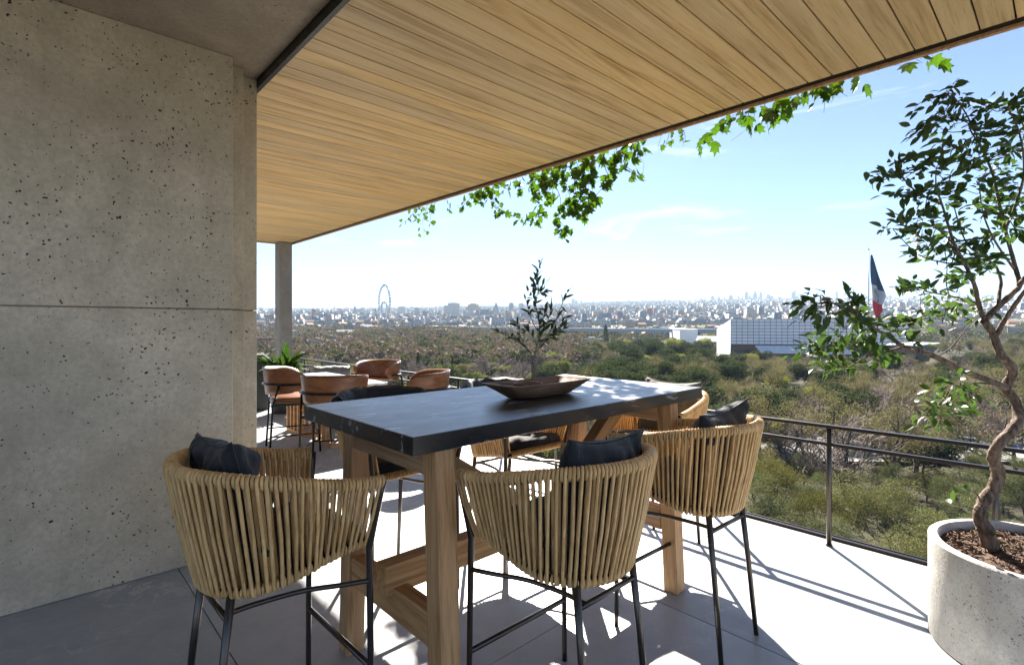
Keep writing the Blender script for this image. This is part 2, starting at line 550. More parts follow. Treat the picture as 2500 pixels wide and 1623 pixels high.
wall = put('concrete_wall', *boxes([(-6, 0.925, YW + 0.012, YW + 0.4, 0.001, 3.128), (0.90, 1.02, YW + 0.117, YW + 0.5, 0.001, 3.128), (1.0, 1.13, YW + 0.227, YW + 0.6, 0.001, 3.128)]), M_SOFFIT)
tag(wall, 'tall pitted raw concrete wall with stepped end and one level joint', 'wall')
ZJ = 1.54
for z0, z1 in ((0.002, ZJ - 0.004), (ZJ + 0.004, 3.13)):
    rbox('concrete_panel', (-6, 0.945, YW, YW + 0.3, z0, z1), M_WALL, wall, 0.004, 2)
    rbox('concrete_panel', (0.80, 1.04, YW + 0.105, YW + 0.42, z0, z1), M_WALL, wall, 0.004, 2)
    rbox('concrete_panel', (0.90, 1.152, YW + 0.215, YW + 0.55, z0, z1), M_WALL, wall, 0.004, 2)
    rbox('concrete_panel', (0.20, 1.05, YW + 0.56, Y1 - 4.0, z0, z1), M_WALL, wall, 0.004, 2)

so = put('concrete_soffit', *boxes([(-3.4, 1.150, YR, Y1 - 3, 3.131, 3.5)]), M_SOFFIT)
tag(so, 'dark pitted concrete slab above the wall beside the timber ceiling', 'ceiling')

ceil = empty('timber_ceiling', (0, 0, 0))
tag(ceil, 'long oak plank ceiling over the terrace with a black edge reveal', 'ceiling')
XP0, XP1 = 1.182, 3.868
pm = None
yk = 0.193 - 0.145 * 9
while yk < Y1 - 0.22:
    if pm is None:
        o = rbox('plank', (XP0, XP1, 0.004, 0.141, 0, 0.022), M_PLANK, ceil, 0.0018, 1, smooth=False)
        pm = o.data
    else:
        o = link('plank', pm, ceil)
    o.location = (0, yk, ZC + float(rng.uniform(-0.0007, 0.0007)))
    yk += 0.145
put('backing_board', *boxes([(XP0, XP1 + 0.01, YR, Y1 - 0.2, ZC + 0.024, ZC + 0.05)]), M_BLACK, ceil)
YP1 = yk
put('edge_reveal', *boxes([(XP1 + 0.004, 3.945, YR, YP1 + 0.09, ZC + 0.008, ZC + 0.06), (XP0, XP1 + 0.004, YP1 + 0.002, YP1 + 0.09, ZC + 0.008, ZC + 0.06)]), M_BLACK, ceil)
rbox('edge_trim', (3.945, 3.975, YR, YP1 + 0.12, ZC - 0.012, ZC + 0.40), M_OAK, ceil, 0.003)
rbox('edge_trim', (XP0, 3.943, YP1 + 0.092, YP1 + 0.12, ZC - 0.010, ZC + 0.40), M_OAK, ceil, 0.003)
put('steel_beam', *boxes([(1.152, 1.158, YR, Y1 - 0.1, 3.066, 3.16), (1.158, 1.178, YR, Y1 - 0.1, 3.066, 3.076)]), M_BLACK, ceil)
put('roof_slab', *boxes([(1.16, 3.94, YR, Y1 - 0.12, ZC + 0.062, ZC + 0.42)]), M_COLUMN, ceil)

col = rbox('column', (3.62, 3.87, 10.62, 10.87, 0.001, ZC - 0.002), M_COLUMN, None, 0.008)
tag(col, 'slim square concrete column at the far corner of the terrace', 'column')

rail = empty('railing', (3.83, 0, 0))
tag(rail, 'dark bronze railing with two flat rails along the terrace edge', 'railing')
rbox('top_rail', (-0.019, 0.019, Y0 + 0.1, 10.98, 0.768, 0.79), M_RAIL, rail, 0.004)
rbox('lower_rail', (-0.014, 0.014, Y0 + 0.1, 10.98, 0.652, 0.674), M_RAIL, rail, 0.004)
postv, postq, _ = join([tube([(0, 0, 0.0005), (0, 0, 0.767)], 0.0155, 14), tube([(0, 0, 0.001), (0, 0, 0.010)], 0.021, 14)])
pmesh = None
for k in range(-5, 14):
    y = 0.27 + 0.8 * k
    if pmesh is None:
        pmesh = mesh('post', postv, postq, M_GUN)
        pmesh.polygons.foreach_set('use_smooth', [len(p.vertices) == 4 for p in pmesh.polygons])
    link('post', pmesh, rail, (0, y, 0))
rail2 = empty('railing', (3.70, 11.0, 0))
tag(rail2, 'short far railing crossing behind the column and leafy plant', 'railing')
rbox('top_rail', (-4.5, 0.10, -0.019, 0.019, 0.768, 0.79), M_RAIL, rail2, 0.004)
rbox('lower_rail', (-4.5, 0.10, -0.014, 0.014, 0.652, 0.674), M_RAIL, rail2, 0.004)
for k in range(6):
    link('post', pmesh, rail2, (-0.7 - 0.8 * k, 0, 0))

# ------------------------------------------------------------------ the bar table
TX0, TX1, TY0, TY1, TZ = 0.915, 2.87, 1.455, 2.37, 1.08
tab = empty('bar_table', (1.89, 1.91, 0))
tag(tab, 'long bar-height table with dark stone top on oak trestle legs', 'table')
def L(x, y, z):
    return (x - 1.89, y - 1.91, z)
rbox('table_top', (TX0 - 1.89, TX1 - 1.89, TY0 - 1.91, TY1 - 1.91, TZ - 0.063, TZ), M_TOP, tab, 0.003)
for x in (1.055, 2.575):
    for yt, yf in ((1.510, 1.465), (2.135, 2.185)):
        beam('leg', L(x, yf, 0.0), L(x, yt, 1.015), 0.082, 0.082, M_OAK, tab, (1, 0, 0))
    cb = beam('cross_beam', L(x, 1.53, 0.378), L(x, 2.12, 0.378), 0.065, 0.12, M_OAK, tab)
    for ysgn, yy in ((-1, 1.438), (1, 2.205)):
        tn = beam('tenon', L(x + 0.012, yy - 0.045 * ysgn, 0.33), L(x + 0.012, yy + 0.062 * ysgn, 0.33), 0.030, 0.072, M_OAK, tab)
        wd = beam('wedge', L(x + 0.012, yy + 0.028 * ysgn, 0.285), L(x + 0.012, yy + 0.022 * ysgn, 0.425), 0.022, 0.026, M_OAK, tab, (1, 0, 0), 0.003)
        for o_ in (tn, wd):
            ml = o_.matrix_local.copy()
            o_.parent = cb
            o_.matrix_parent_inverse = cb.matrix_local.inverted()
            o_.matrix_basis = ml
    beam('top_rail', L(x, 1.545, 0.963), L(x, 2.10, 0.963), 0.06, 0.10, M_OAK, tab)
beam('stretcher', L(0.99, 1.80, 0.470), L(2.64, 1.80, 0.470), 0.075, 0.115, M_OAK, tab)
beam('brace', L(1.10, 1.80, 0.985), L(1.80, 1.80, 0.53), 0.07, 0.085, M_OAK, tab)
beam('brace', L(2.53, 1.80, 0.985), L(1.98, 1.80, 0.53), 0.07, 0.085, M_OAK, tab)

# ------------------------------------------------------------------ rattan bar chairs
def uring(n, hw, yf, yc, b, zf, zb, power=1.0):
    """U-shaped ring open to +Y: left front, round the back, right front; equal steps of arc length"""
    left = [(-hw, yf + (yc - yf) * t) for t in np.linspace(0, 1, 40, endpoint=False)]
    arc = [(-hw * math.cos(a), yc - b * math.sin(a)) for a in np.linspace(0, math.pi, 120)]
    right = [(hw, yc + (yf - yc) * t) for t in np.linspace(0, 1, 40)][1:]
    P = np.array(left + arc + right)
    s = np.concatenate([[0], np.cumsum(np.linalg.norm(np.diff(P, axis=0), axis=1))])
    t = np.linspace(0, s[-1], n)
    x = np.interp(t, s, P[:, 0])
    y = np.interp(t, s, P[:, 1])
    k = np.clip((yf - y) / (yf - yc + b), 0, 1)
    z = zf + (zb - zf) * (3 * k * k - 2 * k ** 3)
    return np.stack([x, y, z], 1)

def pillow_mesh(name, w, h, t, mat, seed=0, wr=0.006):
    r = np.random.default_rng(seed)
    n = 27
    g = np.linspace(-1, 1, n)
    ph = r.uniform(0, 6.28, 8)
    V, Q = [], []
    for side in (1, -1):
        for j in range(n):
            for i in range(n):
                a, b = g[i], g[j]
                x = w / 2 * a * (1 - 0.10 * (1 - b * b) * abs(a) ** 3 * 0.9)
                z = h / 2 * b * (1 - 0.10 * (1 - a * a) * abs(b) ** 3 * 0.9)
                prof = (max(0, 1 - a ** 4) * max(0, 1 - b ** 4)) ** 0.5
                wri = sum(math.sin(ph[q] + (5 + 3 * q) * a * math.cos(q) + (5 + 3 * q) * b * math.sin(q)) for q in range(4))
                edge = (1 - prof) * math.sin(13 * a + 9 * b + ph[5]) * 0.6
                y = side * (t / 2 * prof + (wr * wri + wr * edge) * prof)
                sag = -0.012 * (1 - a * a) * (b > 0) * b
                V.append((x, y + 0.012 * math.sin(2 * a + ph[6]), z + sag))
        o = 0 if side == 1 else n * n
        for j in range(n - 1):
            for i in range(n - 1):
                q = (o + j * n + i, o + j * n + i + 1, o + (j + 1) * n + i + 1, o + (j + 1) * n + i)
                Q.append(q[::-1] if side == 1 else q)
    bm = bmesh.new()
    vs = [bm.verts.new(p) for p in V]
    for q in Q:
        bm.faces.new([vs[i] for i in q])
    bmesh.ops.remove_doubles(bm, verts=bm.verts[:], dist=0.0015)
    me = bpy.data.meshes.new(name)
    bm.to_mesh(me)
    bm.free()
    me.materials.append(mat)
    for p in me.polygons:
        p.use_smooth = True
    return me

def piping(w, h, r=0.0035):
    pts = []
    for k in range(48):
        a = k / 48 * 2 * math.pi
        c, s = math.cos(a), math.sin(a)
        m = max(abs(c), abs(s))
        a2, b2 = c / m, s / m
        pts.append((w / 2 * a2 * (1 - 0.09 * (1 - b2 * b2)), 0, h / 2 * b2 * (1 - 0.09 * (1 - a2 * a2)) - 0.012 * (1 - a2 * a2) * (b2 > 0)))
    return tube(pts, r, 6, closed=True)

NS = 60
def rattan_chair():
    t = empty('rattan_bar_chair')
    rim = uring(NS * 2 + 1, 0.285, 0.262, -0.02, 0.275, 0.905, 0.995)
    low = uring(NS * 2 + 1, 0.232, 0.232, -0.005, 0.215, 0.690, 0.622)
    jr = np.random.default_rng(3)
    V, Q, _ = join([tube(rim, 0.0125, 10), tube(low, 0.011, 10), tube([low[0], low[-1]], 0.011, 10)])
    put('seat_frame', V, Q, M_BLACK, t, True)
    RR, RB, RC = 0.0200, 0.0160, 0.0060
    for i in range(NS):
        k = 2 * i + 1
        R = rim[k]
        j = min(len(low) - 1, k + 1)
        tan = nrm(rim[min(k + 1, len(rim) - 1)] - rim[k - 1])
        nh = nrm(np.array([tan[1], -tan[0], 0]) * (1 if True else -1))
        if np.dot(nh[:2], R[:2] - np.array([0, 0.05])) < 0:
            nh = -nh
        Bo, Bi = low[k] + tan * jr.normal(0, 0.0022), low[j]
        tb = nrm(low[min(k + 1, len(low) - 1)] - low[k - 1])
        nb = np.array([tb[1], -tb[0], 0])
        nb = nrm(nb)
        if np.dot(nb[:2], low[k][:2] - np.array([0, 0.05])) < 0:
            nb = -nb
        w = nrm(R - Bo)
        path = []
        for a in np.linspace(-0.35, 1, 5):          # under the lower ring
            an = -math.pi * (1 - a) / 2 * 0.98 if a < 1 else 0
            path.append(Bo + nb * RB * math.cos(an) + w * RB * math.sin(an))
        sag = jr.normal(0, 0.0018)
        mid = (Bo + nb * RB + R + nh * RR) / 2 + tan * (jr.normal(0, 0.0015) + sag) + nh * 0.004
        path.append(mid)
        for an in np.linspace(0, math.pi, 9):
            path.append(R + nh * RR * math.cos(an) + w * RR * math.sin(an) + tan * 0.004 * (an / math.pi - 0.5))
        path.append((Bi - nb * RB + R - nh * RR) / 2)
        path.append(Bi - nb * RB)
        p1 = tube(path, RC * (1 + jr.normal(0, 0.03)), 6)
        # the extra turn round the rim beside the strand
        k2 = min(k + 1, len(rim) - 1)
        R2 = rim[k2]
        ring = [R2 + nh * (RR - 0.001) * math.cos(a) + w * (RR - 0.001) * math.sin(a) for a in np.linspace(0, 2 * math.pi, 14, endpoint=False)]
        p2 = tube(ring, RC * 0.98, 6, closed=True)
        # and round the lower ring
        ring = [low[k2] + nb * (RB - 0.002) * math.cos(a) + w * (RB - 0.002) * math.sin(a) for a in np.linspace(0, 2 * math.pi, 10, endpoint=False)]
        p3 = tube(ring, RC * 0.9, 5, closed=True)
        V, Q, _ = join([p1, p2, p3])
        put('rattan_strand', V, Q, M_RATTAN, t, True)
    # front seat edge bound in rattan
    rings = []
    for x in np.arange(-0.215, 0.216, 0.0145):
        y = 0.232
        rings.append(tube([(x, y + 0.015 * math.cos(a), 0.690 + 0.015 * math.sin(a)) for a in np.linspace(0, 2 * math.pi, 10, endpoint=False)], 0.0066, 5, closed=True))
    V, Q, _ = join(rings)
    put('front_binding', V, Q, M_RATTAN, t, True)
    # woven seat deck under the cushion
    pts = uring(60, 0.222, 0.222, -0.005, 0.205, 0.686, 0.622)
    n = len(pts)
    V = [tuple(p + np.array([0, 0, 0.004])) for p in pts] + [tuple(p - np.array([0, 0, 0.008])) for p in pts]
    Q = [tuple(range(n)), tuple(range(2 * n - 1, n - 1, -1))] + [(i, n + i, n + (i + 1) % n, (i + 1) % n) for i in range(n)]
    put('seat_deck', V, Q, M_RATTAN, t)
    # cushion
    prof = []
    for lv, (sc, dz) in enumerate([(0.90, 0.006), (0.985, 0.016), (1.0, 0.032), (0.985, 0.048), (0.93, 0.058), (0.78, 0.063), (0.4, 0.066)]):
        for p in pts:
            wob = 0.004 * math.sin(25 * p[0] + 9 * p[1]) + 0.003 * math.sin(31 * p[1])
            prof.append((p[0] * sc * 0.985, (p[1] - 0.01) * sc + 0.012, 0.004 + p[2] * 1.0 + dz + (wob if lv > 3 else 0)))
    Q = []
    for lv in range(6):
        for i in range(n):
            j = (i + 1) % n
            Q.append((lv * n + i, lv * n + j, (lv + 1) * n + j, (lv + 1) * n + i))
    Q.append(tuple(range(6 * n, 7 * n)))
    Q.append(tuple(range(n - 1, -1, -1)))
    put('seat_cushion', prof, Q, M_NAVY, t, True)
    for s in (-1, 1):
        p = smooth_path([(s * 0.262, 0.238, 0.0), (s * 0.258, 0.238, 0.35), (s * 0.253, 0.237, 0.64), (s * 0.2555, 0.240, 0.70), (s * 0.287, 0.268, 0.905)], 6)
        V, Q = tube(p, np.linspace(0.0105, 0.0135, len(p)), 12)
        put('leg', V, Q, M_GUN, t, True)
        p = [(s * 0.168, -0.240, 0.0), (s * 0.160, -0.205, 0.35), (s * 0.152, -0.172, 0.640)]
        V, Q = tube(p, [0.0105, 0.012, 0.0135], 12)
        put('leg', V, Q, M_GUN, t, True)
        p = smooth_path([(s * 0.256, 0.236, 0.56), (s * 0.222, 0.15, 0.562), (s * 0.155, 0.04, 0.556), (s * 0.122, -0.10, 0.551), (s * 0.115, -0.186, 0.546)], 6)
        V, Q = tube(p, 0.0085, 10)
        put('side_stretcher', V, Q, M_GUN, t, True)
    V, Q = tube([(-0.259, 0.238, 0.262), (0.259, 0.238, 0.262)], 0.0105, 10)
    put('footrest', V, Q, M_GUN, t, True)
    V, Q = tube([(-0.155, -0.185, 0.546), (0.155, -0.185, 0.546)], 0.0095, 10)
    put('back_stretcher', V, Q, M_GUN, t, True)
    return t

def back_cover(t):
    """dark cloth folded over the chair back"""
    rim = uring(161, 0.285, 0.262, -0.02, 0.275, 0.905, 0.995)
    sel = rim[42:119:3]
    rr = np.random.default_rng(5)
    V, Q = [], []
    prof = [(-0.060, -0.34), (-0.052, -0.20), (-0.040, -0.06), (-0.032, 0.03), (-0.02, 0.062), (0.0, 0.078), (0.022, 0.066), (0.034, 0.03), (0.036, -0.06), (0.030, -0.16)]
    for i, R in enumerate(sel):
        d = nrm(np.array([R[0], R[1] - 0.02, 0]))
        wv = 0.004 * math.sin(i * 1.9) + 0.003 * math.sin(i * 0.8 + 1)
        for (o, dz) in prof:
            V.append(R + d * (o + wv) + np.array([0, 0, dz + 0.004 * math.sin(i * 1.3)]))
    n, m = len(sel), len(prof)
    for i in range(n - 1):
        for k in range(m - 1):
            Q.append((i * m + k, (i + 1) * m + k, (i + 1) * m + k + 1, i * m + k + 1))
    o = put('back_cover', V, Q, M_BLACKCLOTH, t, True)
    md = o.modifiers.new('thickness', 'SOLIDIFY')
    md.thickness = 0.006

chair0 = rattan_chair()
GR = 'rattan bar chairs round the long table'
def place_chair(c, x, y, rz, label):
    c.location = (x, y, 0)
    c.rotation_euler = (0, 0, rz)
    tag(c, label, 'chair', GR)
    return c
def pillow(me, pip, x, y, z, rz, tilt, roll, label):
    t = link('throw_pillow', me, None, (x, y, z))
    t.rotation_mode = 'XYZ'
    t.rotation_euler = (Matrix.Rotation(rz, 3, 'Z') @ Matrix.Rotation(tilt, 3, 'X') @ Matrix.Rotation(roll, 3, 'Y')).to_euler()
    tag(t, label, 'pillow')
    link('piping', pip, t)
    return t
PIL = pillow_mesh('throw_pillow', 0.43, 0.37, 0.125, M_NAVY, 1, 0.008)
PIL2 = pillow_mesh('throw_pillow', 0.43, 0.37, 0.12, M_NAVY, 2, 0.009)
PIL3 = pillow_mesh('throw_pillow', 0.42, 0.37, 0.13, M_TAUPE, 3)
_v, _q = piping(0.43, 0.37)
PIP = mesh('piping', _v, _q, M_BLACKCLOTH, True)
_v, _q = piping(0.42, 0.37)
PIP3 = mesh('piping', _v, _q, M_TAUPE, True)
def local(x, y, rz, lx, ly):
    return x + lx * math.cos(rz) - ly * math.sin(rz), y + lx * math.sin(rz) + ly * math.cos(rz)

chairs = [
    (0.625, 1.905, -math.pi / 2 + 0.02, 'rattan bar chair nearest the concrete wall at the near table end', 'p', PIL, PIP, 'navy pillow in the rattan chair nearest the concrete wall'),
    (1.43, 1.245, 0.0, 'rattan bar chair at the middle front of the table beside the oak leg', 'p', PIL2, PIP, 'crumpled navy pillow in the middle front rattan chair'),
    (2.325, 1.240, -0.03, 'rattan bar chair front right with its back to the potted tree', 'p', PIL, PIP, 'navy pillow in the front right rattan chair near the potted tree'),
    (3.00, 1.83, math.pi / 2 + 0.02, 'rattan bar chair at the far table end against the railing', 'p', PIL3, PIP3, 'grey taupe pillow in the rattan chair at the far table end'),
    (1.475, 2.54, math.pi, 'rattan bar chair behind the table near the leather chairs, black cloth back', 'c', None, None, None),
    (2.26, 2.435, math.pi - 0.02, 'rattan bar chair behind the table in front of the wooden tray, black cloth back', 'c', None, None, None),
]
built = [chair0] + [copy_tree(chair0) for _ in range(5)]
for c, (x, y, rz, lab, kind, pm_, pp_, plab) in zip(built, chairs):
    place_chair(c, x, y, rz, lab)
    if kind == 'c':
        back_cover(c)
    else:
        px_, py_ = local(x, y, rz, 0.0, -0.135)
        pillow(pm_, pp_, px_, py_, 0.898, rz + math.pi, -0.26, {PIL: 0.09, PIL2: -0.06, PIL3: 0.03}[pm_], plab)

# ------------------------------------------------------------------ tray, bowl and twig plant on the table
def tray():
    # dough-bowl: rim rectangle with pointed, flaring ends, rounded bottom
    cx, cy = 1.935, 1.868
    n = 64
    def ringp(hx, hy, z, e, bow=0.0):
        out = []
        for k in range(n):
            a = 2 * math.pi * (k + 0.5) / n
            c, s = math.cos(a), math.sin(a)
            x = math.copysign(abs(c) ** e, c) * hx
            y = math.copysign(abs(s) ** e, s) * hy
            out.append((x, y, z + bow * (abs(x) / hx) ** 4))
        return out
    rings = [ringp(0.16, 0.060, 0.0, 0.7), ringp(0.20, 0.078, 0.004, 0.6), ringp(0.255, 0.104, 0.034, 0.42, 0.006), ringp(0.312, 0.124, 0.066, 0.30, 0.006), ringp(0.318, 0.126, 0.072, 0.28, 0.007),
             ringp(0.302, 0.114, 0.0725, 0.28, 0.007), ringp(0.294, 0.110, 0.066, 0.30, 0.006), ringp(0.24, 0.090, 0.030, 0.45, 0.004), ringp(0.17, 0.062, 0.014, 0.7), ringp(0.06, 0.02, 0.012, 1.0)]
    V = [p for r in rings for p in r]
    Q = []
    for i in range(len(rings) - 1):
        for k in range(n):
            l = (k + 1) % n
            Q.append((i * n + k, i * n + l, (i + 1) * n + l, (i + 1) * n + k))
    Q.append(tuple(range(n - 1, -1, -1)))
    Q.append(tuple(range((len(rings) - 1) * n, len(rings) * n)))
    o = put('wooden_tray', V, Q, M_TRAY, None, True, loc=(cx, cy, TZ + 0.001), rot=(0, 0, 0.01))
    o.data.set_sharp_from_angle(angle=math.radians(50))
    tag(o, 'carved dark wooden dough-bowl tray on the table', 'tray')
tray()
bowl_xy = (1.845, 1.862)
V, Q = lathe([(0.0, 0.0), (0.030, 0.0), (0.050, 0.018), (0.072, 0.052), (0.0755, 0.056), (0.070, 0.055), (0.046, 0.026), (0.0, 0.012)], 36)
o = put('small_bowl', V, Q, M_TRAY, None, True, loc=(*bowl_xy, TZ + 0.016))
tag(o, 'small round wooden bowl standing in the tray', 'bowl')

M_TWIGLEAF = mat_leaf('twig_leaf', (0.035, 0.055, 0.018), (0.085, 0.115, 0.035), 0.3, 0.35, 20)
M_TWIG = mat_plain('pale_twig', (0.20, 0.17, 0.14), 0.8, 0.3, 40)

def leaf_shape(L, W, fold=0.12, curl=0.15, n=4):
    """leaf along +X, base at origin, folded at the midrib"""
    xs_ = np.linspace(0, 1, n + 1)
    V, Q = [], []
    for t in xs_:
        w = W / 2 * (math.sin(math.pi * t ** 0.8) ** 0.85)
        z = -curl * L * t * t
        V += [(t * L, -w, z + fold * w * 2), (t * L, 0, z), (t * L, w, z + fold * w * 2)]
    for i in range(n):
        a = 3 * i
        Q += [(a, a + 3, a + 4, a + 1), (a + 1, a + 4, a + 5, a + 2)]
    return np.array(V), Q

def leaf_matrix(p, d, roll, s=1.0):
    d = nrm(d)
    up = np.array([0, 0, 1.0]) if abs(d[2]) < 0.93 else np.array([1.0, 0, 0])
    y = nrm(np.cross(up, d))
    z = np.cross(d, y)
    y2 = y * math.cos(roll) + z * math.sin(roll)
    z2 = np.cross(d, y2)
    return Matrix(((d[0] * s, y2[0] * s, z2[0] * s, p[0]), (d[1] * s, y2[1] * s, z2[1] * s, p[1]), (d[2] * s, y2[2] * s, z2[2] * s, p[2]), (0, 0, 0, 1)))

def twig_plant():
    base = np.array([bowl_xy[0], bowl_xy[1], TZ + 0.03])
    t = empty('twig_plant', tuple(base))
    tag(t, 'leafy olive-like twigs standing in the small bowl on the tray', 'plant')
    r = np.random.default_rng(12)
    def p5(x, y, dd=0.0):
        return at(1000 + 0.3151 * x, 620 + 0.3151 * y, 2.622 + dd) - base
    lines = [
        [(958, 978), (948, 880), (966, 790), (990, 700), (1004, 600), (1000, 500), (978, 400), (962, 300), (990, 190), (1008, 70)],
        [(972, 978), (975, 880), (962, 800), (1040, 670), (1120, 545), (1165, 430), (1222, 300)],
        [(950, 975), (962, 870), (940, 775), (870, 695), (770, 635), (690, 600)],
        [(992, 690), (1050, 570), (1085, 470), (1090, 400)],
        [(1003, 620), (945, 510), (920, 430), (900, 350)],
        [(1000, 725), (1100, 640), (1160, 570), (1200, 500)],
        [(930, 765), (868, 660), (845, 580), (830, 540)],
        [(985, 720), (960, 650), (920, 600), (900, 590)],
        [(1010, 560), (1040, 480), (1050, 420)],
        [(968, 330), (1020, 300), (1050, 290)],
        [(1060, 640), (1130, 620), (1190, 575)],
        [(980, 710), (1010, 640), (1040, 560)],
    ]
    parts = []
    spots = []
    for li, ln in enumerate(lines):
        dd = np.cumsum(r.normal(0, 0.012, len(ln))) if li else np.zeros(len(ln))
        P = smooth_path([p5(x, y, d) for (x, y), d in zip(ln, dd)], 6)
        r0 = 0.0042 if li < 3 else 0.0022
        parts.append(tube(P, np.linspace(r0, 0.0011, len(P)), 6))
        n = len(P)
        lo = int(n * (0.42 if li < 3 else 0.3))
        for i in range(lo, n):
            if r.random() < 0.95:
                for _ in range(1 if li else 1 + (r.random() < 0.5)):
                    spots.append((P[i], nrm(P[i] - P[max(0, i - 2)])))
        spots.append((P[-1], nrm(P[-1] - P[-3])))
    for _ in range(26):     # the dense tuft near the top
        spots.append((p5(r.normal(980, 26), r.normal(255, 40), r.normal(0, 0.02)), np.array([0, 0, 1.0])))
    V, Q, _ = join(parts)
    put('stem', V, Q, M_TWIG, t, True)
    lv, lq = leaf_shape(0.052, 0.0165, 0.15, 0.12)
    lm = mesh('leaf', lv, lq, M_TWIGLEAF, True)
    for p, d in spots[:290]:
        dv = nrm(d * 0.9 + r.normal(0, 0.62, 3) + np.array([0, 0, 0.15]))
        o = link('leaf', lm, t)
        o.matrix_local = leaf_matrix(p, dv, r.uniform(-1.2, 1.2), r.uniform(0.6, 1.15))
twig_plant()
# ------------------------------------------------------------------ leather chairs and second table
def leather_chair():
    t = empty('leather_bar_chair')
    nth, nz = 49, 9
    V, Q = [], []
    TH = math.radians(118)
    def prof(th):
        k = abs(th) / TH
        top = 0.955 - 0.035 * k ** 2
        bot = 0.655 + 0.06 * k ** 2
        mid = (top * 0.45 + bot * 0.55)
        e = math.sqrt(max(0.0, 1 - max(0, (k - 0.62) / 0.38) ** 2.2))
        return mid + (top - mid) * max(e, 0.03), mid - (mid - bot) * max(e, 0.03)
    for layer in (0, 1):
        for i in range(nth):
            th = -TH + 2 * TH * i / (nth - 1)
            top, bot = prof(th)
            for j in range(nz):
                s = j / (nz - 1)
                z = bot + (top - bot) * s
                rad = 0.268 + 0.028 * (z - 0.66) / 0.3 - layer * (0.034 * (1 - (2 * s - 1) ** 4) ** 0.5 + 0.004)
                V.append((rad * math.sin(th) * 1.03, -rad * math.cos(th) * 0.97 + 0.0, z))
    o = nth * nz
    for i in range(nth - 1):
        for j in range(nz - 1):
            a = i * nz + j
            Q.append((a, a + nz, a + nz + 1, a + 1))
            Q.append((o + a + 1, o + a + nz + 1, o + a + nz, o + a))
    for i in range(nth - 1):
        Q.append((i * nz, o + i * nz, o + (i + 1) * nz, (i + 1) * nz))
        b = i * nz + nz - 1
        Q.append((b, b + nz, o + b + nz, o + b))
    for j in range(nz - 1):
        Q.append((j, j + 1, o + j + 1, o + j))
        b = (nth - 1) * nz + j
        Q.append((b + 1, b, o + b, o + b + 1))
    sh = put('backrest', V, Q, M_LEATHER, t, True)
    # seat
    n = 40
    V, Q = [], []
    lev = [(0.90, 0.565), (0.99, 0.572), (1.0, 0.592), (0.985, 0.614), (0.92, 0.628), (0.6, 0.636), (0.2, 0.638)]
    for s, z in lev:
        for k in range(n):
            a = 2 * math.pi * k / n
            c, sn = math.cos(a), math.sin(a)
            V.append((0.235 * s * math.copysign(abs(c) ** 0.7, c), 0.02 + 0.235 * s * math.copysign(abs(sn) ** 0.7, sn), z))
    for i in range(len(lev) - 1):
        for k in range(n):
            l = (k + 1) % n
            Q.append((i * n + k, i * n + l, (i + 1) * n + l, (i + 1) * n + k))
    Q.append(tuple(range(n - 1, -1, -1)))
    Q.append(tuple(range((len(lev) - 1) * n, len(lev) * n)))
    put('seat', V, Q, M_LEATHER, t, True)
    put('seat_frame', *boxes([(-0.225, 0.225, -0.205, -0.180, 0.540, 0.566), (-0.225, 0.225, 0.215, 0.24, 0.540, 0.566), (-0.250, -0.226, -0.205, 0.24, 0.538, 0.564), (0.226, 0.250, -0.205, 0.24, 0.538, 0.564)]), M_BLACK, t)
    for s in (-1, 1):
        V, Q = tube([(s * 0.262, 0.245, 0), (s * 0.238, 0.228, 0.55)], 0.0105, 8)
        put('leg', V, Q, M_BLACK, t, True)
        V, Q = tube([(s * 0.262, -0.235, 0), (s * 0.252, -0.205, 0.55), (s * 0.262, -0.150, 0.762)], 0.0105, 8)
        put('leg', V, Q, M_BLACK, t, True)
        V, Q = tube([(s * 0.258, 0.24, 0.21), (s * 0.258, -0.228, 0.21)], 0.008, 8)
        put('stretcher', V, Q, M_BLACK, t, True)
    V, Q = tube([(-0.257, 0.240, 0.212), (0.257, 0.240, 0.212)], 0.008, 8)
    put('footrest', V, Q, M_BLACK, t, True)
    arc = [(0.291 * math.sin(a) * 1.03, -0.291 * math.cos(a) * 0.97, 0.772) for a in np.linspace(-1.75, 1.75, 30)]
    V, Q = tube(arc, 0.0115, 8)
    put('arm_bar', V, Q, M_BLACK, t, True)
    return t
lc0 = leather_chair()
GL = 'brown leather chairs round the marble table'
for i, (x, y, rz, lab) in enumerate([
        (2.24, 6.15, -math.pi / 2 - 0.25, 'brown leather chair nearest the concrete wall, seat showing beside the slatted base'),
        (2.27, 5.06, -0.62, 'brown leather chair turning its back, in front of the marble table'),
        (3.43, 6.36, math.pi / 2 + 0.35, 'brown leather chair behind the marble table facing the camera'),
        (3.06, 4.71, 0.95, 'brown leather chair side-on at the right of the marble table by the railing')]):
    c = lc0 if i == 0 else copy_tree(lc0)
    c.location = (x, y, 0)
    c.rotation_euler = (0, 0, rz)
    c.scale = (1.09, 1.09, 1.0)
    tag(c, lab, 'chair', GL)

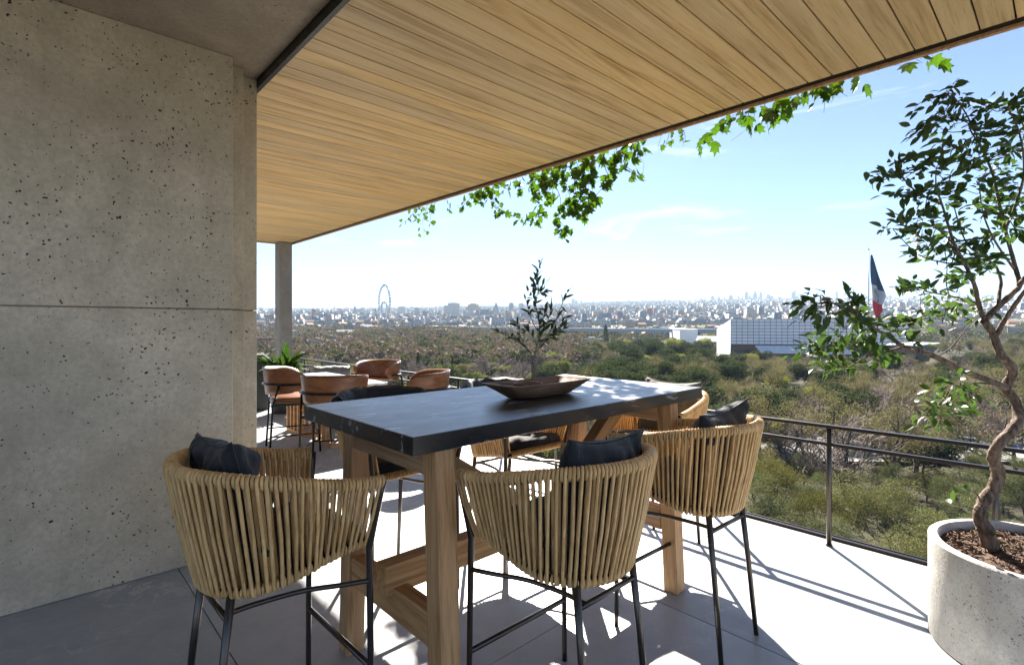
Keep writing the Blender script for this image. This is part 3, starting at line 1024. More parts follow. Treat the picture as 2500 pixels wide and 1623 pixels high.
mt = empty('marble_table', (2.84, 6.45, 0))
tag(mt, 'pale marble-topped table on a slatted wooden drum base', 'table')
rbox('table_top', (-0.36, 0.36, -0.80, 0.98, 0.712, 0.742), M_MARBLE, mt, 0.008)
for cy in (0.55, -0.35):
    ring = lambda z0, z1: boxes([(-0.27, 0.27, cy - 0.27, cy - 0.23, z0, z1), (-0.27, 0.27, cy + 0.23, cy + 0.27, z0, z1), (-0.27, -0.23, cy - 0.229, cy + 0.229, z0, z1), (0.23, 0.27, cy - 0.229, cy + 0.229, z0, z1)])
    for z0, z1 in ((0.0, 0.04), (0.672, 0.711)):
        put('base_ring', *ring(z0, z1), M_OAK, mt)
    sl = None
    for k in range(5):
        q = -0.25 + 0.125 * k
        for (sx, sy) in ((q, cy - 0.25), (q, cy + 0.25), (-0.25, cy + q), (0.25, cy + q)):
            if sl is None:
                so_ = rbox('slat', (-0.019, 0.019, -0.017, 0.017, 0.041, 0.671), M_OAK, mt, 0.003, 1)
                sl = so_.data
            else:
                so_ = link('slat', sl, mt)
            so_.location = (sx, sy, 0)
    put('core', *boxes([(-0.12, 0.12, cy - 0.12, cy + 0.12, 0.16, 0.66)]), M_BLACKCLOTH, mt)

# daybed with rolled blanket
db = empty('daybed', (3.47, 8.0, 0))
tag(db, 'white cushioned daybed beside the railing behind the leather chairs', 'daybed')
for x in (-0.27, 0.27):
    for y in (-0.62, 0.62):
        put('leg', *boxes([(x - 0.02, x + 0.02, y - 0.02, y + 0.02, 0, 0.44)]), M_BLACK, db)
rbox('frame', (-0.30, 0.30, -0.66, 0.66, 0.44, 0.49), M_OAK, db, 0.006)
rbox('mattress', (-0.29, 0.29, -0.65, 0.65, 0.491, 0.60), M_WHITE, db, 0.03, 4)
def roll():
    n, m = 60, 15
    V, Q = [], []
    r_ = np.random.default_rng(4)
    for j in range(m):
        y = -0.26 + 0.52 * j / (m - 1)
        for i in range(n):
            a = 2 * math.pi * 2.6 * i / (n - 1)
            rad = 0.03 + 0.068 * i / (n - 1) + 0.004 * math.sin(5 * a / 2.6 + 3 * y * 6) + 0.003 * math.sin(j * 2.1 + a)
            V.append((rad * math.cos(a), y + 0.006 * math.sin(a), rad * math.sin(a)))
    for j in range(m - 1):
        for i in range(n - 1):
            Q.append((j * n + i, j * n + i + 1, (j + 1) * n + i + 1, (j + 1) * n + i))
    o = put('rolled_blanket', V, Q, M_GREYCLOTH, None, True, loc=(3.42, 7.72, 0.70), rot=(0, 0.0, 0.75 + math.pi / 2 - 1.2))
    md = o.modifiers.new('thickness', 'SOLIDIFY')
    md.thickness = 0.014
    tag(o, 'rolled grey blanket lying on the white daybed', 'blanket')
roll()

# planter with broad leaves by the column, dark box beside it
M_BIGLEAF = mat_leaf('glossy_leaf', (0.012, 0.036, 0.010), (0.05, 0.09, 0.02), 0.2, 0.25, 9)
M_DARKPLANTER = mat_plain('dark_planter', (0.06, 0.062, 0.064), 0.7, 0.15)
M_SOIL = mat_plain('soil_bark', (0.07, 0.042, 0.028), 0.95, 0.6, 60)
pl = empty('leafy_plant', (3.04, 8.75, 0))
tag(pl, 'broad-leaved glossy green plant in a dark planter in front of the column', 'plant')
V, Q = lathe([(0.0, 0.0), (0.17, 0.0), (0.21, 0.55), (0.213, 0.56), (0.19, 0.56), (0.18, 0.50), (0.0, 0.50)], 28)
put('planter', V, Q, M_DARKPLANTER, pl, True)
r = np.random.default_rng(21)
lv, lq = leaf_shape(0.50, 0.125, 0.22, 0.30, 8)
big = mesh('leaf', lv, lq, M_BIGLEAF, True)
lv, lq = leaf_shape(0.24, 0.075, 0.2, 0.45, 6)
small = mesh('leaf', lv, lq, M_BIGLEAF, True)
for k in range(15):
    a = k * 2.4 + r.uniform(-0.3, 0.3)
    el = r.uniform(0.65, 1.35)
    o = link('leaf', big, pl)
    o.matrix_local = leaf_matrix((0.05 * math.cos(a), 0.05 * math.sin(a), 0.60 + r.uniform(0, 0.14)), (math.cos(a) * math.cos(el), math.sin(a) * math.cos(el), math.sin(el)), r.uniform(-0.6, 0.6), r.uniform(0.75, 1.15))
for k in range(70):
    a = r.uniform(0, 6.28)
    el = r.uniform(-0.2, 1.1)
    rr = r.uniform(0.02, 0.2)
    o = link('leaf', small, pl)
    o.matrix_local = leaf_matrix((rr * math.cos(a), rr * math.sin(a), 0.56 + r.uniform(0, 0.24)), (math.cos(a) * math.cos(el), math.sin(a) * math.cos(el), math.sin(el)), r.uniform(-1, 1), r.uniform(0.7, 1.2))
V, Q, _ = join([tube([(0, 0, 0.50), (0.02 * math.cos(a), 0.02 * math.sin(a), 0.60), (0.05 * math.cos(a), 0.05 * math.sin(a), 0.72)], 0.007, 5) for a in np.arange(0, 6.28, 0.8)])
put('stem', V, Q, M_BIGLEAF, pl, True)

pb = empty('planter_box', (2.72, 9.45, 0))
tag(pb, 'dark grey upright planter box at the wall end beside the leafy plant', 'planter')
rbox('box', (-0.32, 0.25, -0.25, 0.25, 0.0, 0.93), M_DARKPLANTER, pb, 0.012)
put('soil', *boxes([(-0.28, 0.21, -0.21, 0.21, 0.925, 0.936)]), M_SOIL, pb)

# ------------------------------------------------------------------ concrete pot and crooked tree
PX, PY, PR, PH = 3.215, 0.075, 0.392, 0.462
pot = empty('concrete_pot', (PX, PY, 0))
tag(pot, 'round pale concrete pot filled with bark mulch at the right edge', 'pot')
V, Q = lathe([(0.0, 0.012), (PR - 0.03, 0.012), (PR - 0.022, 0.0005), (PR - 0.006, 0.0005), (PR, 0.008), (PR, PH - 0.006), (PR - 0.006, PH), (PR - 0.034, PH), (PR - 0.040, PH - 0.006), (PR - 0.043, PH - 0.06)], 96)
put('body', V, Q, M_POT, pot, True).data.set_sharp_from_angle(angle=math.radians(40))
def mulch():
    r = np.random.default_rng(31)
    n, m = 22, 64
    V, Q = [], []
    for i in range(n):
        rad = (PR - 0.042) * i / (n - 1)
        for k in range(m):
            a = 2 * math.pi * k / m
            V.append((rad * math.cos(a), rad * math.sin(a), PH - 0.045 + 0.018 * (1 - (i / n) ** 2) + r.normal(0, 0.005)))
    for i in range(n - 1):
        for k in range(m):
            l = (k + 1) % m
            Q.append((i * m + k, i * m + l, (i + 1) * m + l, (i + 1) * m + k))
    put('soil', V, Q, M_SOIL, pot, True)
    parts = []
    for _ in range(900):
        a, rad = r.uniform(0, 6.28), (PR - 0.06) * math.sqrt(r.uniform(0, 1))
        c = np.array([rad * math.cos(a), rad * math.sin(a), PH - 0.036 + 0.016 * (1 - (rad / PR) ** 2)])
        d = nrm(r.normal(0, 1, 3) * np.array([1, 1, 0.25]))
        L_ = r.uniform(0.008, 0.028)
        parts.append(tube([c - d * L_, c + r.normal(0, 0.003, 3), c + d * L_], [0.0012, 0.0036, 0.0012], 4))
    V, Q, _ = join(parts)
    o = put('mulch', V, Q, mat_plain('bark_chip', (0.12, 0.068, 0.042), 0.9, 0.6, 45), pot)
    o['kind'] = 'stuff'
    parts = []
    for _ in range(260):
        c = np.array([3.20, 0.20, 0]) + np.array([r.normal(0.05, 0.06), r.normal(-0.03, 0.06), PH - 0.03]) - np.array([PX, PY, 0])
        d = nrm(r.normal(0, 0.6, 3) + np.array([0, 0, 1]))
        parts.append(tube([c, c + d * r.uniform(0.008, 0.022)], [0.0012, 0.0003], 3))
    V, Q, _ = join(parts)
    o = put('moss', V, Q, mat_leaf('moss', (0.06, 0.09, 0.02), (0.12, 0.16, 0.03), 0.2), pot)
    o['kind'] = 'stuff'
mulch()

def make_bark():
    n = NT('rough_bark')
    v = n.vec()
    a = n.noise(n.scale(v, (26, 26, 7)), 1.0, 5, 0.65, 1.4)
    b = n.noise(n.scale(v, (70, 70, 18)), 1.0, 4, 0.6, 0.6)
    g = n.math('ADD', n.math('MULTIPLY', a, 0.7), n.math('MULTIPLY', b, 0.3))
    c = n.ramp(g, [(0.36, (0.035, 0.025, 0.018)), (0.5, (0.14, 0.10, 0.075)), (0.68, (0.29, 0.225, 0.175))])
    return n.pbr(c, 0.85, normal=n.bump(g, 0.9, 0.012), spec=0.2)
M_BARK = make_bark()
M_TREELEAF = mat_leaf('dark_glossy_leaf', (0.034, 0.062, 0.021), (0.085, 0.13, 0.042), 0.28, 0.36, 6, tcol=(1.6, 1.9, 0.7), spec=0.28)

def potted_tree():
    base = np.array([3.18, 0.247, PH - 0.04])
    t = empty('potted_tree', tuple(base))
    tag(t, 'crooked small tree with glossy dark leaves growing in the concrete pot', 'tree')
    r = np.random.default_rng(44)
    D0 = 2.351
    def q(u, v, dd=0.0):
        return at(u, v, D0 + dd) - base
    trunk = [(2422, 1352), (2408, 1300), (2393, 1262), (2402, 1225), (2428, 1188), (2437, 1152), (2425, 1118), (2437, 1085), (2466, 1055), (2487, 1018), (2476, 976), (2456, 946), (2468, 920), (2471, 898), (2446, 870), (2434, 842), (2421, 809), (2402, 783)]
    tdd = [0.0, 0.0, 0.01, 0.03, 0.04, 0.03, 0.0, -0.03, -0.03, 0.0, 0.03, 0.04, 0.03, 0.01, 0.0, 0.0, 0.0, 0.0]
    trad = [0.066, 0.056, 0.047, 0.045, 0.046, 0.044, 0.040, 0.037, 0.037, 0.037, 0.035, 0.036, 0.033, 0.032, 0.029, 0.027, 0.026, 0.025]
    P = smooth_path([q(u, v, d) for (u, v), d in zip(trunk, tdd)], 7)
    rad = np.interp(np.linspace(0, 1, len(P)), np.linspace(0, 1, len(trad)), trad)
    rad = rad * 0.56 * (1 + 0.045 * np.sin(np.arange(len(P)) * 0.9) + 0.03 * np.sin(np.arange(len(P)) * 2.3))
    V, Q = tube(P, rad, 20)
    V = V + r.normal(0, 0.0012, V.shape)
    put('trunk', V, Q, M_BARK, t, True)
    limbs = [
        ([(2456, 946), (2415, 929), (2350, 903), (2285, 871), (2237, 854), (2204, 845), (2166, 819), (2124, 796), (2092, 770), (2050, 748), (2010, 728)], 0.024, 0.004, -0.25),
        ([(2204, 848), (2165, 858), (2127, 864), (2091, 845), (2046, 835), (2010, 850), (1985, 862)], 0.011, 0.003, 0.10),
        ([(2127, 864), (2100, 880), (2078, 893), (2060, 897)], 0.006, 0.002, 0.1),
        ([(2402, 783), (2389, 741), (2379, 696), (2357, 647), (2331, 599), (2318, 560), (2300, 500), (2285, 460)], 0.016, 0.004, -0.15),
        ([(2402, 783), (2431, 754), (2473, 715), (2489, 696), (2480, 657), (2467, 609), (2454, 560), (2440, 500), (2425, 430), (2400, 370), (2370, 320)], 0.021, 0.004, 0.12),
        ([(2438, 748), (2440, 715), (2444, 689), (2436, 660), (2425, 644), (2392, 620), (2366, 602), (2345, 560), (2328, 500)], 0.012, 0.003, 0.2),
        ([(2434, 815), (2450, 785), (2467, 760), (2499, 715), (2530, 680), (2560, 600), (2570, 500)], 0.017, 0.006, -0.1),
        ([(2489, 696), (2520, 650), (2545, 560), (2540, 440), (2510, 340), (2480, 260)], 0.016, 0.004, 0.25),
        ([(2454, 560), (2480, 500), (2500, 420), (2490, 330), (2460, 260)], 0.010, 0.003, -0.1),
        ([(2331, 599), (2290, 560), (2250, 545), (2200, 560)], 0.006, 0.002, -0.1),
        ([(2300, 500), (2240, 470), (2190, 425), (2140, 425)], 0.007, 0.002, -0.05),
        ([(2389, 741), (2330, 725), (2280, 715), (2220, 705), (2170, 700)], 0.007, 0.002, 0.15),
        ([(2318, 725), (2310, 690), (2312, 650), (2305, 600)], 0.004, 0.002, 0.1),
        ([(2400, 370), (2370, 300), (2340, 250), (2310, 220)], 0.006, 0.002, 0.05),
        ([(2285, 871), (2320, 850), (2370, 790), (2400, 765)], 0.005, 0.002, 0.15),
        ([(2166, 819), (2200, 790), (2260, 770), (2310, 755)], 0.006, 0.002, -0.15),
        ([(2456, 946), (2400, 935), (2350, 940), (2310, 965), (2280, 1010)], 0.007, 0.002, -0.12),
        ([(2357, 647), (2300, 640), (2240, 620), (2180, 560)], 0.006, 0.002, 0.12),
        ([(2476, 657), (2430, 590), (2400, 520), (2390, 440)], 0.008, 0.002, -0.2),
        ([(2395, 1225), (2380, 1200), (2345, 1195)], 0.006, 0.002, -0.03),
        ([(2400, 1262), (2375, 1240), (2340, 1232), (2320, 1228)], 0.005, 0.002, -0.02),
    ]
    nodes = []
    for ln, r0, r1, dd in limbs:
        n = len(ln)
        P = smooth_path([q(u, v, dd * (i / (n - 1)) ** 1.1 + (r.normal(0, 0.008) if i else 0)) for i, (u, v) in enumerate(ln)], 5)
        V, Q = tube(P, np.interp(np.linspace(0, 1, len(P)), [0, 0.5, 1], [r0 * 0.66, (r0 * 0.6 + r1) / 2, r1 * 0.8]) * (1 + 0.06 * np.sin(np.arange(len(P)) * 1.7)), 10)
        put('limb', V, Q, M_BARK, t, True)
        nodes += [(p, max(0.0015, r1 * 0.6)) for p in P[2:]]
    NP = np.array([p for p, _ in nodes])
    cl = [(700,130),(640,170),(760,170),(860,180),(960,170),(1010,150),(620,260),(680,280),(600,300),(740,240),(820,260),(900,250),(980,280),(680,350),(760,350),(850,330),(930,360),(1000,370),(420,480),(480,450),(540,470),(520,410),(610,430),(680,430),(760,440),(840,420),(930,450),(1000,470),(520,560),(570,550),(640,550),(700,500),(620,600),(700,590),(760,530),(860,510),(900,570),(980,560),(830,590),(950,640),(1010,640),(470,700),(530,670),(590,650),(640,690),(560,710),(600,740),(650,760),(720,700),(760,690),(580,800),(640,800),(700,790),(740,790),(800,770),(760,840),(830,830),(860,760),(900,720),(740,910),(800,900),(830,860),(880,820),(1000,720),(1030,300),(1040,420),(1040,560),(1060,200),(720,200),(880,290),(800,390),(890,400),(960,520),(880,640),(1000,600),
          (520,950),(540,930),(550,950),(600,960),(640,970),(720,1010),(770,1030),(800,1020),(640,1070),(600,1060),(690,1050),(820,1070),(560,1080),
          (120,1010),(150,1000),(180,1030),(150,1060),(290,990),(320,1000),(260,1040),(300,1050),(325,1045),(220,1090),(280,1100),(340,1090),(150,1150),(200,1140),(250,1150),(310,1150),(360,1140),(420,1130),(470,1100),(510,1090),(540,1130),(90,1220),(140,1210),(180,1230),(220,1200),(280,1210),(250,1270),(310,1270),(200,1280),(350,1190),(400,1180),(430,1250),(480,1230),(560,1170),
          (720,1340),(760,1350),(700,1400),(740,1400),(640,1430),(680,1450),(780,1380),(630,1510),(680,1480),(740,1450)]
    twigs, spots = [], []
    for (cx, cy) in cl:
        u, v = 1900 + 0.5825 * cx, 150 + 0.5825 * cy
        best = None
        for _ in range(4):
            c = q(u, v, r.uniform(-0.28, 0.30))
            dist = np.linalg.norm(NP - c, axis=1)
            if best is None or dist.min() < best[0]:
                best = (dist.min(), int(dist.argmin()), c)
        _, k, c = best
        s = NP[k]
        m = (s + c) / 2 + r.normal(0, 0.02, 3) + np.array([0, 0, -0.01])
        P = smooth_path([s, m, c], 4)
        twigs.append(tube(P, np.linspace(min(0.004, nodes[k][1] * 1.3), 0.0012, len(P)), 5))
        upper = cy < 900
        nl = 19 if upper else 14
        out = nrm(c - s)
        tight = 0.5 if 2085 < u < 2235 and 560 < v < 790 else 1.0
        for _ in range(nl):
            off = r.normal(0, 1, 3) * (np.array([0.036, 0.036, 0.019]) if upper else np.array([0.038, 0.038, 0.022])) * tight
            p = c + off
            d = nrm(off * 14 + out * 0.55 + np.array([0, 0, -0.05]) + r.normal(0, 0.3, 3))
            spots.append((p - d * 0.02, d))
    for (u, v) in ((2345, 1190), (2360, 1180), (2350, 1200), (2322, 1228), (2330, 1225), (2425, 1310)):
        spots.append((q(u, v, -0.03), nrm(r.normal(0, 0.5, 3) + np.array([-0.7, 0.3, 0.2]))))
    V, Q, _ = join(twigs)
    put('twigs', V, Q, M_BARK, t, True)['kind'] = 'stuff'
    lv, lq = leaf_shape(0.051, 0.0235, 0.13, 0.22, 4)
    lm = mesh('leaf', lv, lq, M_TREELEAF, True)
    r.shuffle(spots)
    rest = []
    for i, (p, d) in enumerate(spots):
        M = leaf_matrix(p, d, r.normal(0, 0.8), r.uniform(0.62, 1.2))
        if i < 295:
            o = link('leaf', lm, t)
            o.matrix_local = M
        else:
            A = np.array(M)
            rest.append((lv @ A[:3, :3].T + A[:3, 3], lq))
    V, Q, _ = join(rest)
    put('foliage', V, Q, M_TREELEAF, t, True)['kind'] = 'stuff'
potted_tree()

# ------------------------------------------------------------------ creeper hanging over the roof edge
M_IVY = mat_leaf('creeper_leaf', (0.034, 0.082, 0.011), (0.08, 0.155, 0.018), 0.40, 0.4, 8, tcol=(1.15, 1.3, 0.4))
M_VINE = mat_plain('vine_stem', (0.10, 0.085, 0.04), 0.8, 0.3, 30)
def ivy_shape(s=1.0):
    pts = [(0, 0), (0.10, -0.30), (0.32, -0.50), (0.42, -0.28), (0.78, -0.36), (0.74, -0.15), (1.08, 0), (0.74, 0.15), (0.78, 0.36), (0.42, 0.28), (0.32, 0.50), (0.10, 0.30)]
    V = [(0.42 * s, 0, 0.06 * s)] + [(x * s, y * s, -0.10 * s * (abs(y) * 1.6) ** 2 - 0.10 * s * x * x) for x, y in pts]
    n = len(pts)
    return np.array(V), [(0, 1 + i, 1 + (i + 1) % n) for i in range(n)]
iv, iq = ivy_shape(1.0)
IVY = mesh('leaf', iv, iq, M_IVY, False)
def cb(x, y): return (900 + 0.378 * x, 200 + 0.378 * y)
def cc(x, y): return (1600 + 0.378 * x, 0.378 * y)
vines = [
    ('short creeper sprig hanging furthest along the roof edge near the column', cb, 0.075, 8, [[(330,800),(260,880),(200,930)],[(380,790),(350,900),(360,1000)],[(430,780),(400,860),(400,920)],[(500,750),(530,820)],[(300,810),(270,870)],[(350,795),(330,870),(300,900)],[(410,785),(370,840)]]),
    ('largest bushy creeper hanging from the middle of the roof edge', cb, 0.095, 4.2, [[(700,690),(640,770),(590,820)],[(750,670),(730,770)],[(800,650),(800,740),(850,830),(1000,880),(1080,860)],[(850,650),(920,690)],[(950,620),(1000,700)],[(1050,590),(1070,700),(1110,800),(1090,880)],[(1120,570),(1150,680),(1160,750)],[(1180,550),(1200,650),(1240,760),(1230,880),(1270,940),(1300,970)],[(1230,530),(1270,650),(1300,760),(1270,840)],[(1300,520),(1330,640),(1340,770),(1320,850)],[(1380,500),(1400,600),(1400,720),(1330,840)],[(1450,470),(1450,580),(1440,680)],[(1520,450),(1530,560),(1550,630),(1480,720),(1410,810),(1370,850)],[(1600,430),(1590,560)],[(1680,400),(1650,520),(1740,610)],[(1740,390),(1700,490)],[(720,690),(700,760)],[(1340,510),(1370,580),(1380,660)],[(1260,540),(1230,620)],[(1150,560),(1100,640)]]),
    ('thin wispy creeper tendrils on the roof edge between two leafy clumps', cb, 0.06, 12, [[(1800,360),(1780,390)],[(1930,310),(1940,340),(1920,400)],[(2010,290),(2040,330),(2045,390)],[(1900,330),(1880,350)]]),
    ('large-leaved creeper hanging from the roof edge above the flag', cc, 0.105, 10, [[(480,720),(450,790),(390,860),(310,910)],[(560,690),(520,740)],[(620,670),(600,740),(650,790)],[(700,640),(710,690),(740,770)],[(760,620),(790,680),(790,770)],[(830,600),(820,680),(860,690)],[(900,580),(950,650)],[(960,560),(1000,590),(1040,620)],[(1050,530),(1080,570)],[(1130,500),(1160,590)],[(1190,490),(1210,560)],[(1290,460),(1310,480)],[(590,680),(560,720)],[(1100,520),(1110,570)]]),
    ('single creeper leaf pair at the near right of the roof edge', cc, 0.11, 16, [[(1640,338),(1640,365)],[(1765,305),(1772,340)],[(1790,298),(1830,318)]]),
]
rv = np.random.default_rng(52)
for lab, fn, size, step, strands in vines:
    b = onx(*fn(*strands[0][0]), 4.0)
    b[2] = ZC
    t = empty('creeper', tuple(b))
    tag(t, lab, 'creeper', 'creepers hanging over the roof edge')
    parts, n_leaf, ends_y = [], 0, []
    for ln in strands:
        xo = 4.0 + rv.uniform(0.0, 0.20)
        top = onx(*fn(*ln[0]), xo)
        top[2] = ZC + 0.44
        P = [top - b + np.array([-0.12 * (xo - 3.93), 0, 0]), np.array([top[0], top[1], ZC + 0.2]) - b] + [onx(*fn(x, y), xo) - b for x, y in ln]
        P = smooth_path(P, 6)
        parts.append(tube(P, np.linspace(0.0045, 0.0018, len(P)), 5))
        for _ in range(2):
            i0 = int(rv.integers(8, len(P) - 2))
            e = P[i0] + rv.normal(0, 0.07, 3) + np.array([0, 0, -0.06])
            parts.append(tube(smooth_path([P[i0], (P[i0] + e) / 2 + rv.normal(0, 0.02, 3), e], 4), 0.0013, 4))
        ends_y.append(float(P[1][1]))
        pxl = sum(math.hypot(ln[i + 1][0] - ln[i][0], ln[i + 1][1] - ln[i][1]) for i in range(len(ln) - 1)) * 0.378
        nl = max(2, int(pxl / step) + 2)
        half = P[10:]
        for k in range(nl):
            f = (k + rv.uniform(0.1, 0.9)) / nl * (len(half) - 1)
            i = int(f)
            p = half[i] + (half[min(i + 1, len(half) - 1)] - half[i]) * (f - i)
            p = p + rv.normal(0, 0.035, 3) * (1.0 if step < 9 else 0.7)
            if p[2] + b[2] > ZC + 0.02 and rv.random() < 0.5:
                p[2] -= rv.uniform(0.03, 0.1)
            d = nrm(np.array([rv.normal(0, 0.45), rv.normal(0, 0.55), -0.75 + rv.normal(0, 0.35)]))
            o = link('leaf', IVY, t)
            o.matrix_local = leaf_matrix(p, d, rv.uniform(-1.5, 1.5) + math.pi / 2, size * rv.uniform(0.6, 1.25))
            n_leaf += 1
    ya, yb = min(ends_y) - 0.15, max(ends_y) + 0.15
    for q in range(2):
        parts.append(tube(smooth_path([(0.02 + 0.05 * q + rv.normal(0, 0.012), y_, 0.30 - 0.12 * q + rv.normal(0, 0.03)) for y_ in np.linspace(ya, yb, 6 + int((yb - ya) * 2))], 4), 0.0065, 6))
    V, Q, _ = join(parts)
    put('stem', V, Q, M_VINE, t, True)
# ------------------------------------------------------------------ land below and beyond
GR_D = np.array([0, 130, 220, 420, 700, 1000, 1400, 2000, 3000, 5000, 8000, 9500, 11500, 16000.])
GR_Z = np.array([-22, -22, -21, -19.5, -16.5, -11, 2, 26, 76, 170, 325, 395, 360, 100.])
def gz(x, y):
    """height of the land; the far slopes are lower to the left"""
    x, y = np.asarray(x, float), np.asarray(y, float)
    d = np.hypot(x, y)
    a = np.degrees(np.arctan2(CA * x - SA * y, SA * x + CA * y))
    k = np.interp(a, [-180, -60, -26, -15, 0, 11, 25, 38, 60, 180], [0.7, 0.6, 0.62, 0.68, 0.84, 1.0, 1.03, 0.92, 0.85, 0.7])
    z = np.interp(d, GR_D, GR_Z)
    return np.where(z > 2, 2 + (z - 2) * k, z)
def gp(u, d):
    r_ = ray(u)
    return r_[0] * d, r_[1] * d
def land():
    rads = np.concatenate([[0, 20, 40], np.linspace(60, 400, 18), np.linspace(450, 2000, 22), np.linspace(2200, 9500, 26), np.linspace(10000, 16000, 7)])
    na = 288
    V = []
    rr = np.random.default_rng(61)
    for i, rd in enumerate(rads):
        for k in range(na):
            a = 2 * math.pi * k / na
            x, y = rd * math.cos(a), rd * math.sin(a)
            z = float(gz(x, y))
            if rd > 5000:
                z += (rd - 5000) / 4500 * 12 * (math.sin(a * 17) + 0.6 * math.sin(a * 39 + 1) + 0.4 * math.sin(a * 71))
            elif rd > 60:
                z += rr.normal(0, 0.25)
            V.append((x, y, z))
    Q = []
    for i in range(len(rads) - 1):
        for k in range(na):
            l = (k + 1) % na
            Q.append((i * na + k, (i + 1) * na + k, (i + 1) * na + l, i * na + l))
    n = NT('land')
    v = n.vec()
    a = n.noise(v, 0.05, 6, 0.6)
    b = n.noise(v, 0.6, 6, 0.65)
    c = n.mix(n.ramp(a, [(0.38, 0.0), (0.6, 1.0)]), (0.042, 0.036, 0.025), (0.036, 0.042, 0.02))
    c = n.mix(n.math('MULTIPLY', b, 0.6), c, (0.07, 0.057, 0.04))
    dist = n.n('VectorMath', {0: v}, operation='LENGTH').outputs['Value']
    urb = n.ramp(n.math('DIVIDE', dist, 3000.0), [(0.25, 0.0), (0.6, 1.0)])
    blocks = n.n('TexVoronoi', {'Vector': v, 'Scale': 0.03}).outputs['Color']
    bl = n.n('SeparateColor', {'Color': blocks}).outputs[0]
    city = n.ramp(bl, [(0.0, (0.09, 0.11, 0.07)), (0.35, (0.20, 0.17, 0.15)), (0.6, (0.27, 0.25, 0.24)), (0.9, (0.42, 0.41, 0.40))], 'CONSTANT')
    c = n.mix(urb, c, city)
    m = n.pbr(c, 0.95, spec=0.1)
    structure(link('ground', mesh('ground', V, Q, m, True)), 'park ground rising to the distant city')
land()

# ------------------------------------------------------------------ trees: prototypes
def grow(p, d, L_, r0, lev, mx, out, ends, g, kids, spread, upb, wob=0.16):
    n = 4 if lev < 2 else 3
    pts = [p]
    dd = d
    for i in range(n):
        dd = nrm(dd + g.normal(0, wob, 3) + np.array([0, 0, upb]))
        pts.append(pts[-1] + dd * L_ / n)
    out.append((np.array(pts), r0, r0 * 0.55, lev))
    if lev == mx:
        ends.append((pts[-1], dd))
        ends.append((pts[1], dd))
        return
    for c in range(kids[lev]):
        t = 1.0 if c == 0 else g.uniform(0.35, 1.0)
        i = min(n - 1, int(t * n))
        s = pts[i] + (pts[i + 1] - pts[i]) * (t * n - i if i < n else 0) if t < 1 else pts[-1]
        rp = g.normal(0, 1, 3)
        rp = nrm(rp - dd * np.dot(rp, dd))
        sp = spread * (0.45 if c == 0 else 1.0) * g.uniform(0.7, 1.2)
        grow(s, nrm(dd + rp * sp), L_ * g.uniform(0.58, 0.8), r0 * (0.62 if c == 0 else 0.48), lev + 1, mx, out, ends, g, kids, spread, upb, wob)

def leaves_at(P, size, g, droop=0.0, aspect=0.5):
    """one folded diamond (two triangles) per point"""
    n = len(P)
    d = g.normal(0, 1, (n, 3))
    d[:, 2] -= droop
    d /= np.linalg.norm(d, axis=1, keepdims=True)
    w = np.cross(d, g.normal(0, 1, (n, 3)))
    w /= np.linalg.norm(w, axis=1, keepdims=True)
    s = size * g.uniform(0.6, 1.35, n)[:, None]
    a = P - d * s * 0.5
    b = P + w * s * aspect * 0.5 + np.cross(d, w) * s * 0.06
    c = P + d * s * 0.5
    e = P - w * s * aspect * 0.5 + np.cross(d, w) * s * 0.06
    V = np.stack([a, b, c, e], 1).reshape(-1, 3)
    Q = np.arange(4 * n).reshape(n, 4)
    return V, Q

def branch_mesh(name, segs, mat, lo, hi, sides, thick=1.0, minr=0.0):
    parts = []
    for pts, r0, r1, lev in segs:
        if lo <= lev <= hi:
            parts.append(tube(pts, np.maximum(np.linspace(r0, r1, len(pts)) * thick, minr), sides, cap=False))
    V, Q, _ = join(parts)
    return fast_mesh(name, V, np.array(Q), mat, smooth=True)

M_TRUNK = mat_plain('tree_bark', (0.062, 0.050, 0.042), 0.95, 0.4, 3.0)
M_BARETWIG = mat_plain('bare_twigs', (0.215, 0.17, 0.145), 0.95, 0.3, 0.4, objrand=0.5)
def fol(name, c1, c2, tr=0.25):
    return mat_leaf(name, c1, c2, tr, 0.9, 0.35, True, (1.4, 1.45, 0.7), 0.04)
M_EVER = fol('evergreen_foliage', (0.023, 0.034, 0.019), (0.062, 0.076, 0.038))
M_OLIVE = fol('olive_foliage', (0.10, 0.112, 0.042), (0.19, 0.19, 0.07))
M_LIGHT = fol('light_foliage', (0.15, 0.17, 0.035), (0.25, 0.25, 0.07), 0.3)
M_GREYGREEN = fol('grey_green_foliage', (0.08, 0.092, 0.05), (0.18, 0.185, 0.105), 0.16)
M_SHRUBO = fol('olive_shrub_foliage', (0.085, 0.09, 0.042), (0.18, 0.175, 0.085), 0.15)
M_SHRUBY = fol('yellow_shrub_foliage', (0.085, 0.085, 0.03), (0.18, 0.165, 0.055), 0.12)
M_THIN = fol('thin_olive_foliage', (0.13, 0.115, 0.07), (0.225, 0.195, 0.12), 0.22)

def proto(name, trunk, crown):
    e = bpy.data.objects.new(name, None)
    COL.objects.link(e)
    link('trunk', trunk, e)
    link('crown', crown, e)
    return e

